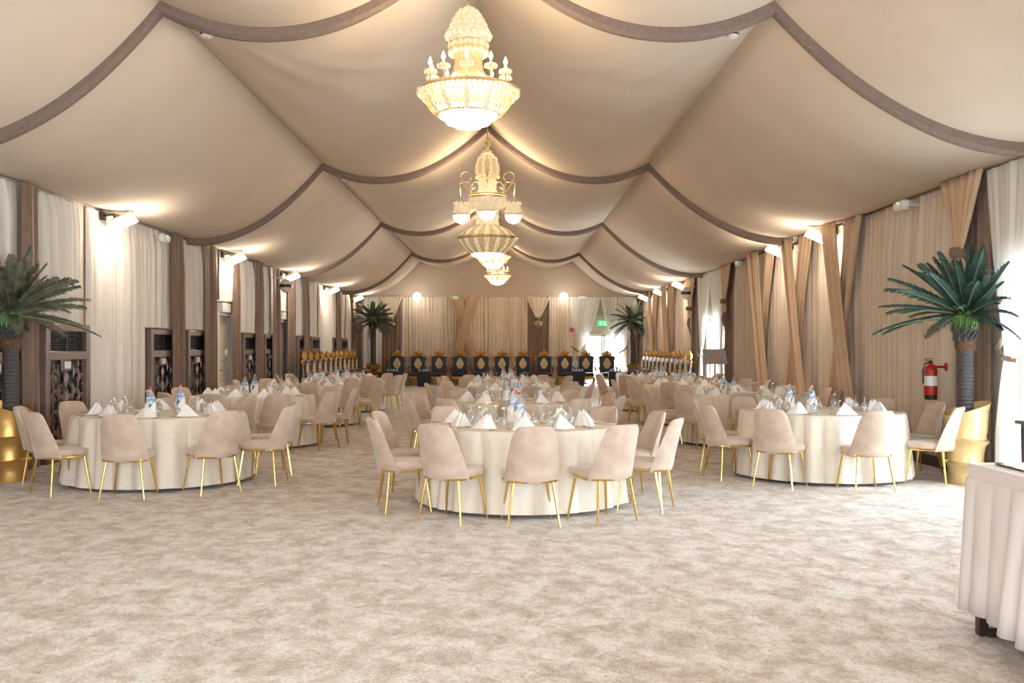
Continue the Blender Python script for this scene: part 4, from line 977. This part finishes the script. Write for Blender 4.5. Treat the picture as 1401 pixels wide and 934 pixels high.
# ------------------------------------------------------------------ small fixtures
e = empty('fire_extinguisher', (5.22, 12.12, .87), 0, 'red fire extinguisher hanging on the right wall curtain', 'extinguisher')
b = MB(); b.lathe([(.07, 0), (.075, .02), (.075, .07)], 20); b.build('boot', 'black', e)
b = MB(); b.lathe([(.075, .06), (.078, .08), (.078, .36), (.06, .41), (.03, .435), (.02, .45)], 20); b.build('cylinder', 'redpaint', e)
b = MB(); b.lathe([(.0795, .17), (.0795, .29)], 20, cap=False); b.build('paper_label', 'white_plastic', e)
b = MB(); b.bbox((0, 0, .465), (.04, .03, .03), .006); b.box((-.03, 0, .5), (.10, .02, .008)); b.box((-.03, 0, .48), (.09, .018, .008)); b.build('valve', 'black', e)
b = MB(); b.tube([(-.01, 0, .46), (-.08, -.02, .44), (-.105, -.02, .35), (-.1, -.02, .2)], .011, 6); b.build('hose', 'black', e)
b = MB(); b.bbox((.12, .03, .40), (.16, .03, .03), .006); b.bbox((.2, .03, .4), (.02, .05, .1), .006); b.build('bracket', 'redpaint', e)
e = empty('lectern', (5.0, 23.6, 0), 0, 'slim stand with slanted grey board before the tied curtains', 'lectern')
R = Matrix.Rotation(.9, 3, 'X') 
b = MB(); b.box((0, 0, 1.28), (.52, .42, .015), rot=R); b.box((0, 0, 1.28), (.55, .45, .008), rot=R); b.build('board', 'board', e)
b = MB(); b.box((.0, -.06, 1.27), (.13, .04, .08)); b.tube([(.0, .0, 1.2), (0, .0, .05)], .02, 8); b.build('bracket', 'gold', e)
b = MB(); b.box((-.02, .03, .62), (.10, .03, 1.2)); b.build('glass_column', 'glass', e)
b = MB(); b.bbox((0, 0, .02), (.42, .36, .04), .01); b.build('base', 'legmetal', e)
for x, y, d, lab in ((-5.55, 24.9, -1, 'oval white wall speaker on the left wall above the brown drape'), (5.18, 28.3, 1, 'oval white wall speaker on the right wall beside the flood light')):
    e = empty('wall_speaker', (x, y, 3.05), 0, lab, 'speaker', 'wall speakers')
    b = MB(); b.ball((0, 0, 0), .15, 16, 10, sz=1.2); b.build('speaker_body', 'door_paint', e)
    b = MB(); b.lathe([(.152, -.04), (.156, 0), (.152, .04)], 20, cap=False); b.build('rim', 'black', e)
    b = MB(); b.tube([(0, 0, .12), (d*.1, 0, .2), (d*.34, 0, .2)], .018, 6); b.build('bracket', 'frame_white', e)
def emergency(loc, wall, lab):
    e = empty('emergency_light', loc, 0, lab, 'emergency light', 'emergency lights')
    lx, ly = (.09, .34) if wall != 'B' else (.34, .09)
    dx = {'L': XL-loc[0], 'R': XR-loc[0], 'B': 0}[wall]; dy = YB-loc[1] if wall == 'B' else 0
    b = MB(); b.tube([(0, 0, 0), (dx, dy, 0)], .02, 6); b.build('wall_mount', 'white_plastic', e)
    b = MB(); b.bbox((0, 0, 0), (lx, ly, .11), .02); b.build('case', 'white_plastic', e)
    b = MB(); b.bbox((0, 0, -.06), (lx*.9, ly*.85, .03), .01); b.build('diffuser', 'porcelain', e)
    b = MB(); b.ball(((-.05 if wall == 'R' else .05) if wall != 'B' else 0, 0 if wall != 'B' else -.05, .02), .012, 8, 5); b.build('indicator', 'green_led', e)
emergency((-5.74, 16.6, 3.35), 'L', 'small white emergency light above the wide white left curtain')
emergency((5.25, 13.1, 3.40), 'R', 'small white emergency light with green indicator above the fire extinguisher')
emergency((5.3, 18.2, 3.52), 'R', 'small emergency light between two right wall flood lights')
emergency((5.3, 22.5, 3.42), 'R', 'small emergency light on the right wall near the lectern')
emergency((-2.3+.25, YB-.22, 3.47), 'B', 'small white emergency light above the back wall left curtain')
emergency((3.05, YB-.3, 3.47), 'B', 'small white emergency light above the back wall door curtain')
for x, y, lab in ((TL+.28, 10.35, 'round ceiling diffuser at the near left tie point'), (TR-.28, 10.35, 'round ceiling diffuser at the near right tie point'), (TL+.28, 19.2, 'round ceiling diffuser at the second left tie point')):
    z = prof(x)+rise(x, y); e = empty('smoke_detector', (x, y, z), 0, lab, 'smoke detector', 'detectors in the tent ceiling')
    b = MB(); b.lathe([(.02, -.06), (.05, -.055), (.065, -.035), (.055, -.02), (.065, -.005), (.05, .0)], 20); b.build('detector_body', 'white_plastic', e)
    b = MB(); b.lathe([(.066, -.03), (.068, -.022), (.066, -.014)], 20, cap=False); b.build('detector_slot', 'black', e)
e = empty('exit_sign', (3.9, YB-.02, 2.45), 0, 'green running-man exit sign above the bright back door', 'sign')
b = MB(); b.bbox((0, 0, 0), (.46, .05, .22), .01); b.build('sign_panel', 'green_sign', e)
b = MB(); b.box((-.1, -.03, .0), (.06, .006, .14)); b.ball((.05, -.03, .06), .018, 8, 5); b.box((.045, -.03, .01), (.03, .006, .07), rot=Matrix.Rotation(.4, 3, 'Y')); b.box((.03, -.03, -.05), (.02, .006, .08), rot=Matrix.Rotation(.7, 3, 'Y')); b.box((.075, -.03, -.045), (.02, .006, .07), rot=Matrix.Rotation(-.6, 3, 'Y')); b.box((.15, -.03, 0), (.06, .006, .02)); b.build('pictogram', 'sign_white', e)
e = empty('alarm_bell', (2.62, YB-.28, 2.18), 0, 'red round fire alarm bell on the back wall curtain', 'alarm')
b = MB(); vs = MB(); b.lathe([(.02, 0), (.06, .01), (.09, .03), (.1, .06), (.09, .07)], 20); o = b.build('bell', 'redpaint', e); o.rotation_euler = (PI/2, 0, 0)
b = MB(); b.bbox((0, .02, 0), (.1, .06, .1), .01); b.build('back_box', 'redpaint', e)
e = empty('wall_switch', (XL+.03, 20.3, 1.3), 0, 'x', 'switch')
b = MB(); b.bbox((.22, 0, .1), (.03, .09, .12), .008); b.build('switch_plate', 'white_plastic', e); b = MB(); b.bbox((.24, 0, .1), (.015, .03, .05), .004); b.build('rocker', 'red', e)
e['label'] = 'small switch box on the brown drape before the nearer left doorway'
